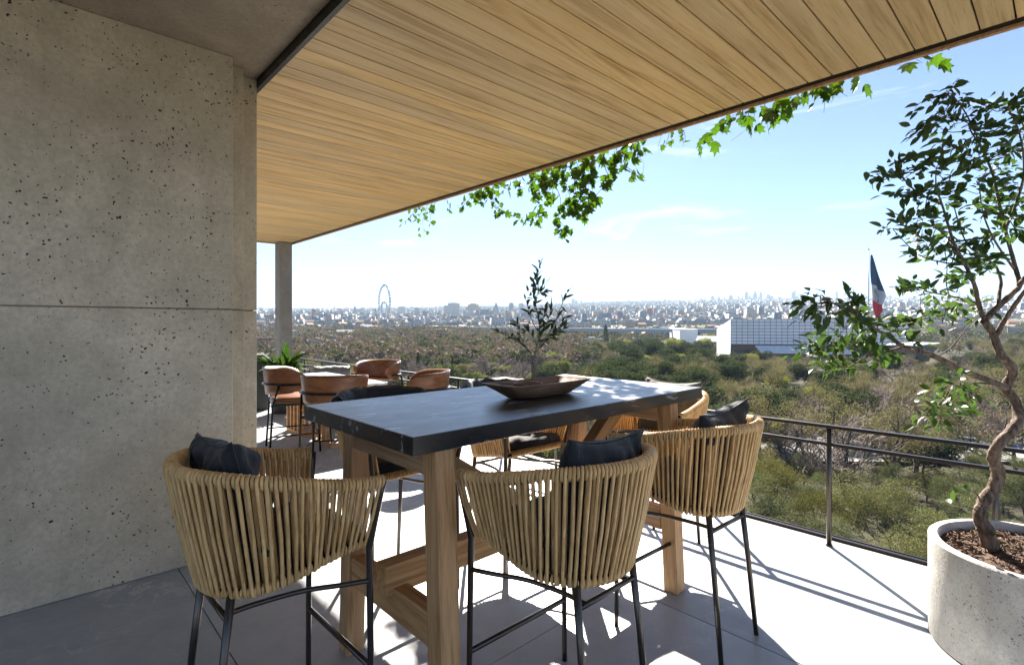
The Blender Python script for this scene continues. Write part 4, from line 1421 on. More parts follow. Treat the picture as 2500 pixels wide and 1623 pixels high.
PROTO = {'bare': [], 'ever': [], 'olive': [], 'light': [], 'thin': [], 'shrub': [], 'cypress': [], 'conifer': []}
def make_protos():
    for k in range(4):                                         # leafless trees, about 12 m
        g = np.random.default_rng(100 + k)
        segs, ends = [], []
        grow(np.zeros(3), np.array([0, 0, 1.0]), 3.2, 0.24, 0, 5, segs, ends, g, [4, 4, 4, 3, 3], 0.75, 0.10)
        PROTO['bare'].append(proto('bare_tree', branch_mesh('trunk', segs, M_TRUNK, 0, 2, 5), branch_mesh('crown', segs, M_BARETWIG, 3, 5, 3, 1.0, 0.022)))
    for k in range(3):                                         # thin-leaved olive trees with dark limbs showing
        g = np.random.default_rng(200 + k)
        segs, ends = [], []
        grow(np.zeros(3), nrm(np.array([g.normal(0, 0.15), g.normal(0, 0.15), 1.0])), 3.4, 0.21, 0, 4, segs, ends, g, [4, 4, 4, 3], 0.8, 0.07)
        P = np.array([p for p, _ in ends])
        P = np.repeat(P, 17, 0) + g.normal(0, 0.36, (len(P) * 17, 3))
        V, Q = leaves_at(P, 0.17, g, 0.3, 0.45)
        tw = [(p, r0, r1, l) for p, r0, r1, l in segs if l >= 3]
        parts = [tube(p, np.maximum(np.linspace(r0, r1, len(p)), 0.016), 3, cap=False) for p, r0, r1, l in tw]
        V2, Q2, _ = join(parts)
        Vc = np.concatenate([V, V2])
        Qc = np.concatenate([Q, np.array(Q2) + len(V)])
        me = fast_mesh('crown', Vc, Qc, [M_THIN, M_TRUNK], np.concatenate([np.zeros(len(Q)), np.ones(len(Q2))]))
        PROTO['thin'].append(proto('thin_olive_tree', branch_mesh('trunk', segs, M_TRUNK, 0, 2, 7, 1.1), me))
    def lobed(kind, mat, seed, H, R, nl, npt, size, flat=0.75, name='tree', asp=0.6, tw=0.3, lob=0.34):
        g = np.random.default_rng(seed)
        segs, ends = [], []
        grow(np.zeros(3), np.array([0, 0, 1.0]), H * 0.30, H * 0.018, 0, 3, segs, ends, g, [4, 3, 3], 0.7, 0.12)
        pts = []
        for i in range(nl):
            a, rad = g.uniform(0, 6.28), R * 0.72 * math.sqrt(g.uniform(0, 1))
            zc = H * (0.42 + 0.42 * g.uniform(0, 1) * (1 - 0.5 * (rad / R) ** 2))
            rl = R * lob * g.uniform(0.72, 1.3)
            n = int(npt * (rl / R / lob) ** 2)
            d = g.normal(0, 1, (n, 3))
            d /= np.linalg.norm(d, axis=1, keepdims=True)
            rr = rl * g.uniform(0.45, 1.06, n) ** 0.6
            rr *= 1 + 0.16 * np.sin(d[:, 0] * 7 + i) * np.sin(d[:, 1] * 6 + 2 * i) + 0.10 * np.sin(d[:, 2] * 11 + i)
            p = d * rr[:, None] * np.array([1, 1, flat]) + np.array([rad * math.cos(a), rad * math.sin(a), zc])
            pts.append(p)
        P = np.concatenate(pts)
        V, Q = leaves_at(P, size, g, tw, asp)
        me = fast_mesh('crown', V, Q, mat)
        PROTO[kind].append(proto(name, branch_mesh('trunk', segs, M_TRUNK, 0, 2, 6), me))
    for k in range(3):
        lobed('ever', M_EVER, 300 + k, 9.0, 3.9, 20, 330, 0.34, 0.8, 'evergreen_tree')
    for k in range(2):
        lobed('olive', M_OLIVE, 320 + k, 9.0, 4.0, 24, 300, 0.30, 0.7, 'olive_green_tree')
    for k in range(2):
        lobed('light', M_LIGHT, 340 + k, 8.5, 3.3, 20, 280, 0.28, 0.8, 'light_green_tree')
    for k in range(5):
        lobed('shrub', [M_GREYGREEN, M_SHRUBO, M_GREYGREEN, M_SHRUBY, M_GREYGREEN][k], 360 + k, 8.0, 4.1, 21, 620, 0.16, 0.62, 'shrub', 0.30, 0.6, 0.26)
    g = np.random.default_rng(380)
    for kind, H, R, mat in (('cypress', 13, 2.0, M_EVER), ('conifer', 13, 3.4, M_EVER)):
        n = 5200
        z = g.uniform(0.05, 1, n) ** 0.9
        rad = R * (np.sin(np.clip(z, 0, 1) * math.pi * 0.92 + 0.25) ** 0.8 if kind == 'cypress' else (1.04 - z)) * (0.75 + 0.25 * np.sin(z * 60)) * g.uniform(0.55, 1.05, n)
        a = g.uniform(0, 6.28, n)
        P = np.stack([rad * np.cos(a), rad * np.sin(a), z * H], 1) + g.normal(0, 0.1, (n, 3))
        V, Q = leaves_at(P, 0.34, g, 0.2, 0.5)
        tv, tq = tube([(0, 0, 0), (0, 0, H * 0.9)], [0.2, 0.04], 6)
        PROTO[kind].append(proto('cypress_tree' if kind == 'cypress' else 'conifer_tree', mesh('trunk', tv, tq, M_TRUNK), fast_mesh('crown', V, Q, mat)))
make_protos()
LABELS = {
    'bare': ('bare brown leafless tree', 'tree', 'leafless trees in the park below'),
    'ever': ('dense dark evergreen tree', 'tree', 'dark evergreen trees in the park below'),
    'olive': ('rounded olive-green tree', 'tree', 'olive-green trees in the park below'),
    'light': ('yellow-green leafy tree', 'tree', 'yellow-green trees in the park below'),
    'thin': ('thin-leaved dark-limbed tree', 'tree', 'thin-leaved trees in the park below'),
    'shrub': ('feathery shrub', 'shrub', 'feathery shrubs below the terrace'),
    'cypress': ('tall dark cypress standing near the grey viaduct', 'tree', None),
    'conifer': ('dark pointed conifer', 'tree', 'dark conifers in the park below'),
}
used = set()
rt = np.random.default_rng(71)
def plant_tree(kind, x, y, h, var=None, wide=1.0):
    k = int(rt.integers(len(PROTO[kind]))) if var is None else var
    src = PROTO[kind][k]
    if (kind, k) in used:
        o = copy_tree(src)
    else:
        used.add((kind, k))
        o = src
    ref = {'bare': 11.5, 'ever': 8.6, 'olive': 8.4, 'light': 8.0, 'thin': 10.5, 'shrub': 7.4, 'cypress': 13, 'conifer': 13}[kind]
    s = h / ref
    o.location = (x, y, float(gz(x, y)) - 0.15)
    o.scale = (s * wide, s * wide, s)
    o.rotation_euler = (rt.normal(0, 0.03), rt.normal(0, 0.03), rt.uniform(0, 6.28))
    lab, cat, grp = LABELS[kind]
    if grp:
        fw, rg = SA * x + CA * y, CA * x - SA * y
        u = 1250 + F * rg / fw
        dz = 'close by' if fw < 90 else 'in the middle distance' if fw < 190 else 'further off'
        uz = 'left of the wheel' if u < 900 else 'between the wheel and the twig plant' if u < 1220 else 'right of the twig plant' if u < 1500 else 'left of the museum' if u < 1745 else 'in line with the museum' if u < 2110 else 'right of the flag' if u < 2330 else 'behind the pot tree trunk'
        lab = lab + ', ' + dz + ', ' + uz
        grp = grp + ', ' + dz + ' ' + uz
    tag(o, lab, cat, grp)
    return o

placed = []
def free(x, y, dmin):
    for (a, b) in placed:
        if (a - x) ** 2 + (b - y) ** 2 < dmin * dmin:
            return False
    placed.append((x, y))
    return True
def blocked(u, d):
    if 1720 < u < 2380 and 255 < d < 350: return True
    if 1590 < u < 1730 and 395 < d < 540: return True
    if 610 < u < 860 and 230 < d < 380 and rt.random() < 0.7: return True
    if 1950 < u < 2620 and 86 < d < 108 and rt.random() < 0.8: return True
    if 1540 < u < 1760 and 240 < d < 400 and rt.random() < 0.55: return True
    return False
# feathery shrubs just below the terrace
for _ in range(500):
    u, d = rt.uniform(1600, 2680), rt.uniform(40, 76)
    x, y = gp(u, d)
    if free(x, y, 5.6):
        plant_tree('shrub', x, y, rt.uniform(5.0, 10.0) * (1.0 if d < 62 else 0.7), wide=rt.uniform(0.85, 1.15))
# thin-leaved trees, right
for u, d, h in ((2045, 80, 15.5), (2180, 72, 15), (1850, 84, 14), (2290, 86, 13.5), (2440, 76, 13), (1985, 118, 13), (1760, 105, 12), (2100, 128, 12), (1880, 66, 9)):
    x, y = gp(u, d)
    placed.append((x, y))
    plant_tree('thin', x, y, h)
for u, d, h in ((1905, 76, 15), (2065, 71, 17), (2235, 82, 16), (2385, 92, 15), (1800, 96, 14.5), (1985, 97, 15), (2130, 108, 15), (2480, 84, 15), (1740, 118, 13), (1860, 122, 13)):
    x, y = gp(u, d)
    placed.append((x, y))
    plant_tree('bare', x, y, h, wide=1.2)
# specific trees
for kind, u, d, h in (('cypress', 1481, 430, 20), ('light', 1645, 330, 13.5), ('light', 1722, 370, 12), ('light', 1527, 390, 10), ('light', 1735, 520, 11), ('olive', 885, 150, 11.5), ('olive', 985, 125, 10), ('olive', 865, 170, 11), ('olive', 760, 190, 10), ('conifer', 1022, 195, 12), ('conifer', 1105, 185, 11), ('conifer', 1080, 200, 9), ('ever', 1135, 150, 10), ('ever', 1205, 140, 8), ('ever', 1340, 150, 12), ('ever', 1375, 132, 11),
                      ('ever', 1490, 150, 13), ('ever', 1535, 130, 12), ('ever', 1590, 135, 11.5), ('ever', 1610, 160, 12), ('ever', 1755, 190, 12), ('ever', 1785, 165, 12), ('ever', 1450, 170, 10), ('ever', 1640, 120, 9), ('ever', 1560, 170, 11), ('ever', 1700, 160, 10), ('ever', 1510, 180, 12)):
    x, y = gp(u, d)
    placed.append((x, y))
    plant_tree(kind, x, y, h)
cnt = 0
n_bare = 0
while cnt < 950:
    u = rt.uniform(540, 2680)
    d = 62 + (rt.random() ** 0.75) * 300
    if blocked(u, d):
        continue
    x, y = gp(u, d)
    if not free(x, y, 4.7 if d < 150 else 6.0):
        if rt.random() < 0.02:
            cnt += 1
        continue
    if x < 3 and y < 14:
        continue
    w = rt.random()
    if u < 1420:
        kind = 'bare' if w < 0.70 else 'olive' if w < 0.82 else 'ever' if w < 0.94 else 'conifer'
    elif u < 1800:
        kind = 'ever' if w < 0.50 else 'bare' if w < 0.78 else 'thin' if w < 0.93 else 'light'
    else:
        kind = 'thin' if w < 0.48 else 'ever' if w < 0.68 else 'bare' if w < 0.93 else 'light'
        if d < 80 and w > 0.85:
            kind = 'thin'
    if kind == 'bare':
        if n_bare > 275:
            cnt += 1
            continue
        n_bare += 1
    h = {'bare': rt.uniform(9, 15.5), 'olive': rt.uniform(6.5, 11), 'ever': rt.uniform(6.5, 13), 'conifer': rt.uniform(8, 13), 'thin': rt.uniform(8.5, 14.5), 'light': rt.uniform(6, 9)}[kind]
    if u < 1000 and d > 200:
        h *= 0.8
    if 1720 < u < 2400 and 150 < d < 270:
        h = min(h, 9.5)
    plant_tree(kind, x, y, h, wide=rt.uniform(1.1, 1.5))
    cnt += 1
for kind, lst in PROTO.items():
    for k, p_ in enumerate(lst):
        if (kind, k) not in used:
            x, y = gp(1500 + 40 * k, 210)
            plant_tree(kind, x, y, 8, k)

def far_wood():
    """the wood beyond, too far to tell tree from tree"""
    g = np.random.default_rng(81)
    mats = [fol('far_bare', (0.105, 0.082, 0.073), (0.20, 0.155, 0.135), 0.1), fol('far_dark', (0.03, 0.042, 0.024), (0.065, 0.08, 0.04), 0.1), fol('far_olive', (0.09, 0.10, 0.045), (0.16, 0.16, 0.07), 0.1)]
    C, S, K = [], [], []
    def add(n, u0, u1, d0, d1, pw, hh, probs):
        u = g.uniform(u0, u1, n)
        d = d0 + (d1 - d0) * g.uniform(0, 1, n) ** pw
        for i in range(n):
            x, y = gp(u[i], d[i])
            if blocked(u[i], d[i]):
                continue
            C.append((x, y, float(gz(x, y))))
            S.append(g.uniform(*hh))
            K.append(g.choice(3, p=probs))
    add(900, 560, 1450, 225, 330, 0.8, (8, 11), (0.8, 0.1, 0.1))
    add(3300, 560, 1430, 320, 900, 0.75, (8, 12), (0.72, 0.16, 0.12))
    add(1500, 1400, 2650, 345, 900, 0.8, (6, 9), (0.35, 0.35, 0.30))
    add(1700, 560, 2650, 900, 1600, 0.8, (5, 9), (0.45, 0.35, 0.2))
    add(3600, 560, 2650, 1500, 5500, 0.9, (7, 13), (0.25, 0.6, 0.15))
    C, S, K = np.array(C), np.array(S), np.array(K)
    npt = 60
    n = len(C)
    d = g.normal(0, 1, (n, npt, 3))
    d /= np.linalg.norm(d, axis=2, keepdims=True)
    rr = g.uniform(0.55, 1.0, (n, npt, 1)) ** 0.5
    P = C[:, None, :] + np.array([0, 0, 0.55]) * S[:, None, None] + d * rr * np.array([0.52, 0.52, 0.46]) * S[:, None, None]
    V, Q = leaves_at(P.reshape(-1, 3), 1.0, g, 0, 0.8)
    # size grows with distance
    V = V.reshape(-1, 4, 3)
    ctr = V.mean(1, keepdims=True)
    sc = np.repeat(S * 0.20, npt)[:, None, None]
    V = ctr + (V - ctr) * sc
    o = link('distant_wood', fast_mesh('distant_wood', V.reshape(-1, 3), Q, mats, np.repeat(K, npt)))
    o['kind'] = 'stuff'
    o['label'] = 'far wood of leafless and green trees below the city'
    o['category'] = 'wood'
far_wood()

def undergrowth():
    g = np.random.default_rng(83)
    n = 16000
    u = g.uniform(1500, 2700, n)
    d = g.uniform(30, 125, n)
    r_ = (u - 1250) / F
    X, Y = (CA * r_ + SA) * d, (-SA * r_ + CA) * d
    P = np.stack([X, Y, gz(X, Y) + g.uniform(0.05, 0.9, n)], 1)
    keep = ~((u > 1940) & (d > 80) & (d < 114))
    V, Q = leaves_at(P[keep], 0.3, g, -0.4, 0.35)
    o = link('undergrowth', fast_mesh('undergrowth', V, Q, M_OLIVE))
    o['kind'] = 'stuff'
    o['label'] = 'low green undergrowth between the near shrubs and trees'
    o['category'] = 'undergrowth'
undergrowth()

# ------------------------------------------------------------------ car park below and a few cars
x0, y0 = gp(2280, 97)
rd = ray(2280)
lot = put('car_park', *boxes([(-42, 42, -10, 10, -0.1, 0.0)]), mat_plain('asphalt_pale', (0.20, 0.195, 0.19), 0.9, 0.2, 0.5), loc=(x0, y0, -21.6), rot=(0, 0, -math.atan2(SA, CA)))
structure(lot, 'pale paved car park among the trees')
def car(name, label, px_, py_, rz, colr):
    t = empty(name, (px_, py_, -21.6), rz)
    tag(t, label, 'car', 'cars in the park car park')
    mp = mat_plain('car_paint_' + label.split()[0], colr, 0.3, 0.05)
    sec = [(-2.1, 0.45, 0.78), (-2.0, 0.35, 0.86), (-1.2, 0.3, 0.95), (0.9, 0.3, 0.95), (1.9, 0.33, 0.82), (2.1, 0.45, 0.7)]
    V = [(x, s * 0.86, z) for x, a, b in sec for s, z in ((-1, a), (-1, b), (1, b), (1, a))]
    Q = [(4 * i + k, 4 * i + (k + 1) % 4, 4 * i + 4 + (k + 1) % 4, 4 * i + 4 + k) for i in range(5) for k in range(4)] + [(3, 2, 1, 0), (20, 21, 22, 23)]
    put('body', V, Q, mp, t)
    V = [(-1.5, -0.78, 0.94), (-1.5, 0.78, 0.94), (-0.9, -0.62, 1.42), (-0.9, 0.62, 1.42), (0.3, -0.62, 1.42), (0.3, 0.62, 1.42), (1.1, -0.78, 0.94), (1.1, 0.78, 0.94)]
    Q = [(0, 2, 3, 1), (4, 6, 7, 5), (0, 6, 4, 2), (1, 3, 5, 7)]
    put('windows', V, Q, mat_plain('car_glass', (0.02, 0.025, 0.03), 0.1, 0.0), t)
    put('roof', *boxes([(-0.92, 0.32, -0.63, 0.63, 1.41, 1.45)]), mp, t)
    for sx in (-1.3, 1.3):
        for sy in (-0.8, 0.8):
            V, Q = tube([(sx, sy - 0.1, 0.32), (sx, sy + 0.1, 0.32)], 0.32, 14)
            put('wheel', V, Q, M_BLACKCLOTH, t)
for (u, d, rz, lab, c) in ((2320, 95, 0.8, 'red car parked among the trees below the railing', (0.35, 0.03, 0.02)), (2360, 99, 0.8, 'grey car parked beside the red car below the railing', (0.2, 0.21, 0.22)), (2465, 97, 0.9, 'blue car parked behind the pot tree trunk below', (0.05, 0.09, 0.2)), (2060, 100, 0.75, 'white car parked among the trees below the railing', (0.7, 0.7, 0.7))):
    x, y = gp(u, d)
    car('parked_car', lab, x, y, rz, c)

# ------------------------------------------------------------------ museum, cube, viaduct
CR = (CA, -SA)                              # camera right on the ground, used as the facade direction
def frame_obj(name, u, d, z=None, rz=None):
    x, y = gp(u, d)
    return empty(name, (x, y, float(gz(x, y)) if z is None else z), -math.atan2(SA, CA) if rz is None else rz)
M_PANEL = mat_plain('grey_metal_panel', (0.80, 0.81, 0.82), 0.45, 0.06, 0.3, 0.0, 0.5, 0.08)
M_JOINT = mat_plain('dark_joint', (0.16, 0.17, 0.18), 0.8, 0.1)
M_WHITEWALL = mat_plain('white_wall', (0.88, 0.88, 0.87), 0.7, 0.02, 0.2)
M_GLASSDARK = mat_plain('dark_glass', (0.035, 0.05, 0.065), 0.12, 0.2, 0.4, 0.0, 0.7)
M_BROWN = mat_plain('brown_cladding', (0.16, 0.10, 0.075), 0.7, 0.25, 0.6)
M_ROOFW = mat_plain('pale_metal_roof', (0.66, 0.68, 0.69), 0.4, 0.05)
G0 = -20.0
mus = frame_obj('museum', 1785, 300, 0.0, -math.atan2(SA, CA) - 0.21)
tag(mus, 'long grey panelled museum block with a white end wall', 'building')
W_, D_ = 90.0, 45.0
ZT, ZTB, ZB = 4.0, -1.9, -10.4
V = [(0.3, 0.3, ZB), (W_, 0.3, ZB), (W_, D_, ZB), (0.3, D_, ZB), (0.3, 0.3, ZT - 0.2), (W_, 0.3, ZT - 0.2), (W_, D_, ZTB - 0.2), (0.3, D_, ZTB - 0.2)]
put('block', V, BOXF, M_JOINT, mus)
V = [(0.0, 0.0, ZB), (0.0, D_ + 0.2, ZB), (0.0, D_ + 0.2, ZTB), (0.0, 0.0, ZT), (-0.3, 0.0, ZB), (-0.3, D_ + 0.2, ZB), (-0.3, D_ + 0.2, ZTB), (-0.3, 0.0, ZT),
     (0.0, 1.6, G0), (0.0, D_ + 0.2, G0), (-0.3, 1.6, G0), (-0.3, D_ + 0.2, G0)]
put('end_wall', V, [(0, 1, 2, 3), (7, 6, 5, 4), (3, 2, 6, 7), (0, 3, 7, 4), (1, 5, 6, 2), (0, 8, 9, 1), (4, 5, 11, 10), (0, 4, 10, 8), (1, 9, 11, 5), (8, 10, 11, 9)], M_WHITEWALL, mus)
nc, nr = 30, 8
pw, ph_ = W_ / nc, (ZT - ZB) / nr
v_, f_ = box(0.14, pw - 0.14, -0.08, 0.26, 0.14, ph_ - 0.14)
pm2 = mesh('panel', v_, f_, M_PANEL)
for i in range(nc):
    for j in range(nr):
        link('panel', pm2, mus, (i * pw, 0.0, ZB + j * ph_))
put('roof', [(0.0, -0.1, ZT + 0.02), (W_, -0.1, ZT + 0.02), (W_, D_, ZTB + 0.02), (0.0, D_, ZTB + 0.02), (0.0, -0.1, ZT + 0.25), (W_, -0.1, ZT + 0.25), (W_, D_, ZTB + 0.25), (0.0, D_, ZTB + 0.25)], BOXF, M_ROOFW, mus)
lob = put('lobby', *boxes([(1.0, 17.0, 2.0, D_ - 1, G0, ZB - 0.05)]), M_BROWN, mus)
for k in range(3):
    put('window', *boxes([(2.0 + 4.6 * k, 6.2 + 4.6 * k, 1.9, 2.02, G0 + 0.8, ZB - 3.2)]), M_GLASSDARK, mus)
put('lower_storey', *boxes([(17.2, W_ - 1, 4.0, D_ - 1, G0, ZB - 0.05)]), M_GLASSDARK, mus)
pav = frame_obj('pavilion', 1858, 277, 0.0, -math.atan2(SA, CA) - 0.21)
tag(pav, 'low pavilion with pale ribbed metal roof in front of the museum', 'building')
put('wall', *boxes([(1.0, 42, 1.0, 12, G0, -14.35)]), M_BROWN, pav)
for k in range(7):
    put('window', *boxes([(3 + 5.5 * k, 7.5 + 5.5 * k, 0.93, 1.02, G0 + 0.5, -15.4)]), M_GLASSDARK, pav)
V = [(0, -1.5, -14.3), (44, -1.5, -14.3), (44, 13, -11.2), (0, 13, -11.2), (0, -1.5, -13.8), (44, -1.5, -13.8), (44, 13, -10.7), (0, 13, -10.7)]
put('roof', V, BOXF, M_ROOFW, pav)
v_ = [(0, -1.45, -13.8), (0.12, -1.45, -13.8), (0.12, 12.9, -10.72), (0, 12.9, -10.72), (0, -1.45, -13.5), (0.12, -1.45, -13.5), (0.12, 12.9, -10.4), (0, 12.9, -10.4)]
ribm = mesh('roof_rib', v_, BOXF, M_ROOFW)
for k in range(36):
    link('roof_rib', ribm, pav, (0.6 + 1.22 * k, 0, 0))
wv = frame_obj('timber_wing', 2232, 250, 0.0, -math.atan2(SA, CA) + 0.25)
tag(wv, 'brown cantilevered wing with a thin white roof right of the museum', 'building')
V = [(0, 0, -17), (9, 0, -17), (9, 12, -17), (0, 12, -17), (0, 0, -9.5), (15, 0, -8.6), (15, 12, -8.6), (0, 12, -9.5)]
put('wall', V, BOXF, M_BROWN, wv)
put('roof', [(-1, -0.6, -9.4), (15.6, -0.6, -8.5), (15.6, 12.6, -8.5), (-1, 12.6, -9.4), (-1, -0.6, -8.9), (15.6, -0.6, -8.0), (15.6, 12.6, -8.0), (-1, 12.6, -8.9)], BOXF, M_WHITEWALL, wv)
put('window', *boxes([(1, 8.5, -0.08, 0.02, -15.5, -11)]), M_GLASSDARK, wv)
put('base', *boxes([(1, 8, 1, 11, G0, -17.02)]), M_GLASSDARK, wv)

cube = frame_obj('white_hall', 1660, 430, None, -math.atan2(SA, CA) - 0.20)
tag(cube, 'plain white cubic hall behind the yellow-green trees', 'building')
zc = cube.location.z
HH = -3.6 - zc
put('wall', *boxes([(-0.2, 14, 0, 95, -2, HH)]), M_WHITEWALL, cube)
rm = mesh('cladding_rib', *boxes([(0, 0.35, -0.18, 0.0, 0.5, HH - 0.4)]), M_WHITEWALL)
for k in range(12):
    link('cladding_rib', rm, cube, (0.3 + 1.1 * k, -0.004, 0))
put('roof', *boxes([(-0.4, 14.2, -0.25, 95.2, HH + 0.003, HH + 0.4)]), M_ROOFW, cube)

def viaduct():
    us = np.linspace(1005, 1990, 40)
    V, Q = [], []
    for i, u in enumerate(us):
        d = np.interp(u, [1005, 1200, 1500, 1800, 1990], [1080, 720, 520, 450, 430])
        x, y = gp(u, d)
        x2, y2 = gp(u, d + 9)
        for (a, b, z) in ((x, y, -6.6), (x, y, -3.4), (x2, y2, -3.4), (x2, y2, -6.6)):
            V.append((a, b, z))
    for i in range(len(us) - 1):
        for k in range(4):
            Q.append((4 * i + k, 4 * i + (k + 1) % 4, 4 * i + 4 + (k + 1) % 4, 4 * i + 4 + k))
    t = empty('viaduct', (V[0][0], V[0][1], 0))
    tag(t, 'long grey viaduct crossing the park in front of the city', 'bridge')
    o = np.array(V[0]) * np.array([1, 1, 0])
    put('deck', np.array(V) - o, Q, mat_plain('viaduct_concrete', (0.30, 0.37, 0.43), 0.7, 0.1), t)
    for i in range(1, len(us), 3):
        x, y, _ = np.array(V[4 * i]) + 0.3
        g_ = float(gz(x, y))
        put('pier', *boxes([(x - o[0] - 0.9, x - o[0] + 0.9, y - o[1] + 1, y - o[1] + 3, g_ - 1, -6.62)]), M_COLUMN, t)
viaduct()

# ------------------------------------------------------------------ Ferris wheel
def wheel():
    x, y = gp(938, 1300)
    g_ = float(gz(x, y))
    Rw = 42.0
    zc = (VH - 738) / F * 1300 + EYE
    t = empty('ferris_wheel', (x, y, g_), math.atan2(ray(938)[1], ray(938)[0]) + math.radians(19))
    tag(t, 'tall white observation wheel rising above the bare trees', 'ferris wheel')
    h = zc - g_
    M = mat_plain('white_steel', (0.45, 0.50, 0.53), 0.5, 0.05)
    an = np.linspace(0, 2 * math.pi, 72, endpoint=False)
    parts = []
    for off in (-1.6, 1.6):
        parts.append(tube([(Rw * math.cos(a), off, h + Rw * math.sin(a)) for a in an], 1.05, 5, closed=True))
    parts.append(tube([(Rw * 0.94 * math.cos(a), 0, h + Rw * 0.94 * math.sin(a)) for a in an], 0.45, 5, closed=True))
    V, Q, _ = join(parts)
    put('rim', V, Q, M, t)
    V, Q, _ = join([tube([(0, 0, h), (Rw * math.cos(a), 0, h + Rw * math.sin(a))], 0.14, 3) for a in an[::3]])
    put('spokes', V, Q, M, t)
    V, Q = tube([(0, -6, h), (0, 6, h)], 2.2, 12)
    put('hub', V, Q, M, t)
    cap, cq = lathe([(0, -2.1), (1.6, -1.5), (2.1, 0), (1.6, 1.5), (0, 2.1)], 8)
    cm = mesh('cabin', cap, cq, mat_plain('cabin_glass', (0.30, 0.36, 0.40), 0.3, 0.1), True)
    for k in range(32):
        a = 2 * math.pi * k / 32
        link('cabin', cm, t, ((Rw + 2.4) * math.cos(a), 0, h + (Rw + 2.4) * math.sin(a)))
    for s in (-1, 1):
        for q_ in (-1, 1):
            V, Q = tube([(0, s * 5, h), (q_ * 16, s * 12, 0)], [1.5, 2.0], 6)
            put('support_leg', V, Q, M, t)
        V, Q = tube(smooth_path([(0, s * 6, h - 4), (s * 10, s * 22, h * 0.45), (s * 20, s * 60, 0)], 6), 1.0, 5)
        put('stay', V, Q, M, t)
    put('station', *boxes([(-18, 18, -9, 9, 0, 7)]), M, t)
wheel()

# ------------------------------------------------------------------ flag
def flag():
    x, y = gp(2121, 250)
    zb = float(gz(x, y))
    t = empty('flagpole', (x, y, zb), -math.atan2(SA, CA))
    tag(t, 'tall grey flagpole standing in front of the museum', 'flagpole')
    top = (VH - 612) / F * 250 + EYE - zb
    V, Q = tube([(0, 0, 0), (0, 0, top * 0.5), (0, 0, top)], [0.36, 0.30, 0.2], 10)
    put('pole', V, Q, mat_metal('pole_steel', (0.35, 0.36, 0.38), 0.4, 0.6), t, True)
    V, Q = lathe([(0, 0), (0.35, 0.3), (0.4, 0.6), (0.15, 1.0), (0.1, 1.7), (0, 1.8)], 10)
    put('finial', V, Q, mat_metal('finial', (0.4, 0.4, 0.4)), t, True, loc=(0, 0, top))
    # cloth hanging in folds: columns from hoist (left) to fly (right)
    n = NT('flag_cloth')
    uv = n.n('Attribute', attribute_name='band').outputs['Fac']
    col = n.ramp(uv, [(0.0, (0.012, 0.07, 0.16)), (0.335, (0.62, 0.61, 0.64)), (0.667, (0.62, 0.012, 0.035)), (0.955, (0.05, 0.06, 0.02)), (0.972, (0.62, 0.012, 0.035))], 'CONSTANT')
    em = n.n('Attribute', attribute_name='emblem').outputs['Fac']
    em = n.math('MULTIPLY', em, n.ramp(n.noise(n.vec(), 1.2, 4), [(0.35, 0.2), (0.6, 1.0)]))
    col = n.mix(em, col, (0.17, 0.18, 0.21))
    m = n.pbr(col, 0.7, spec=0.2)
    k = 250 / F
    rows, cols = 46, 22
    # outline in metres: left and right edge at each height fraction
    Lx = lambda v: np.interp(v, [622, 690, 735, 766, 777], [2125, 2127, 2132, 2137, 2138])
    Rx = lambda v: np.interp(v, [622, 680, 714, 722, 734, 748, 760, 766, 777], [2126, 2146, 2158, 2161, 2156, 2151, 2153, 2148, 2150])
    V, Q, B, Em = [], [], [], []
    for i in range(rows):
        v = 622 + (777 - 622) * i / (rows - 1)
        a, b = Lx(v), Rx(v)
        for j in range(cols):
            s = j / (cols - 1)
            uu = a + (b - a) * s
            fold = 0.9 * math.sin(s * 11 + i * 0.06) * min(1, (b - a) / 18) + 0.5 * math.sin(s * 5 + i * 0.2)
            V.append(((uu - 2121) * k + 0.25, fold, (VH - v) * k + EYE - zb))
            # band borders slope with the drape
            lb1, lb2 = 692 + 24 * s, 733 + 15 * s
            f = (v - 622) / (lb1 - 622) * 0.335 if v < lb1 else 0.335 + 0.332 * (v - lb1) / (lb2 - lb1) if v < lb2 else 0.667 + 0.333 * (v - lb2) / max(1, 777 - lb2)
            B.append(min(0.999, f))
            Em.append(1.0 if 0.40 < f < 0.66 and 0.12 < s < 0.58 else 0.0)
    for i in range(rows - 1):
        for j in range(cols - 1):
            Q.append((i * cols + j, i * cols + j + 1, (i + 1) * cols + j + 1, (i + 1) * cols + j))
    o = put('flag', V, Q, m, None, True, loc=(x, y, zb), rot=(0, 0, -math.atan2(SA, CA)))
    for nm, data in (('band', B), ('emblem', Em)):
        at_ = o.data.attributes.new(nm, 'FLOAT', 'POINT')
        at_.data.foreach_set('value', data)
    md = o.modifiers.new('thickness', 'SOLIDIFY')
    md.thickness = 0.05
    tag(o, 'large drooping blue, white and red flag with a grey emblem', 'flag')
flag()

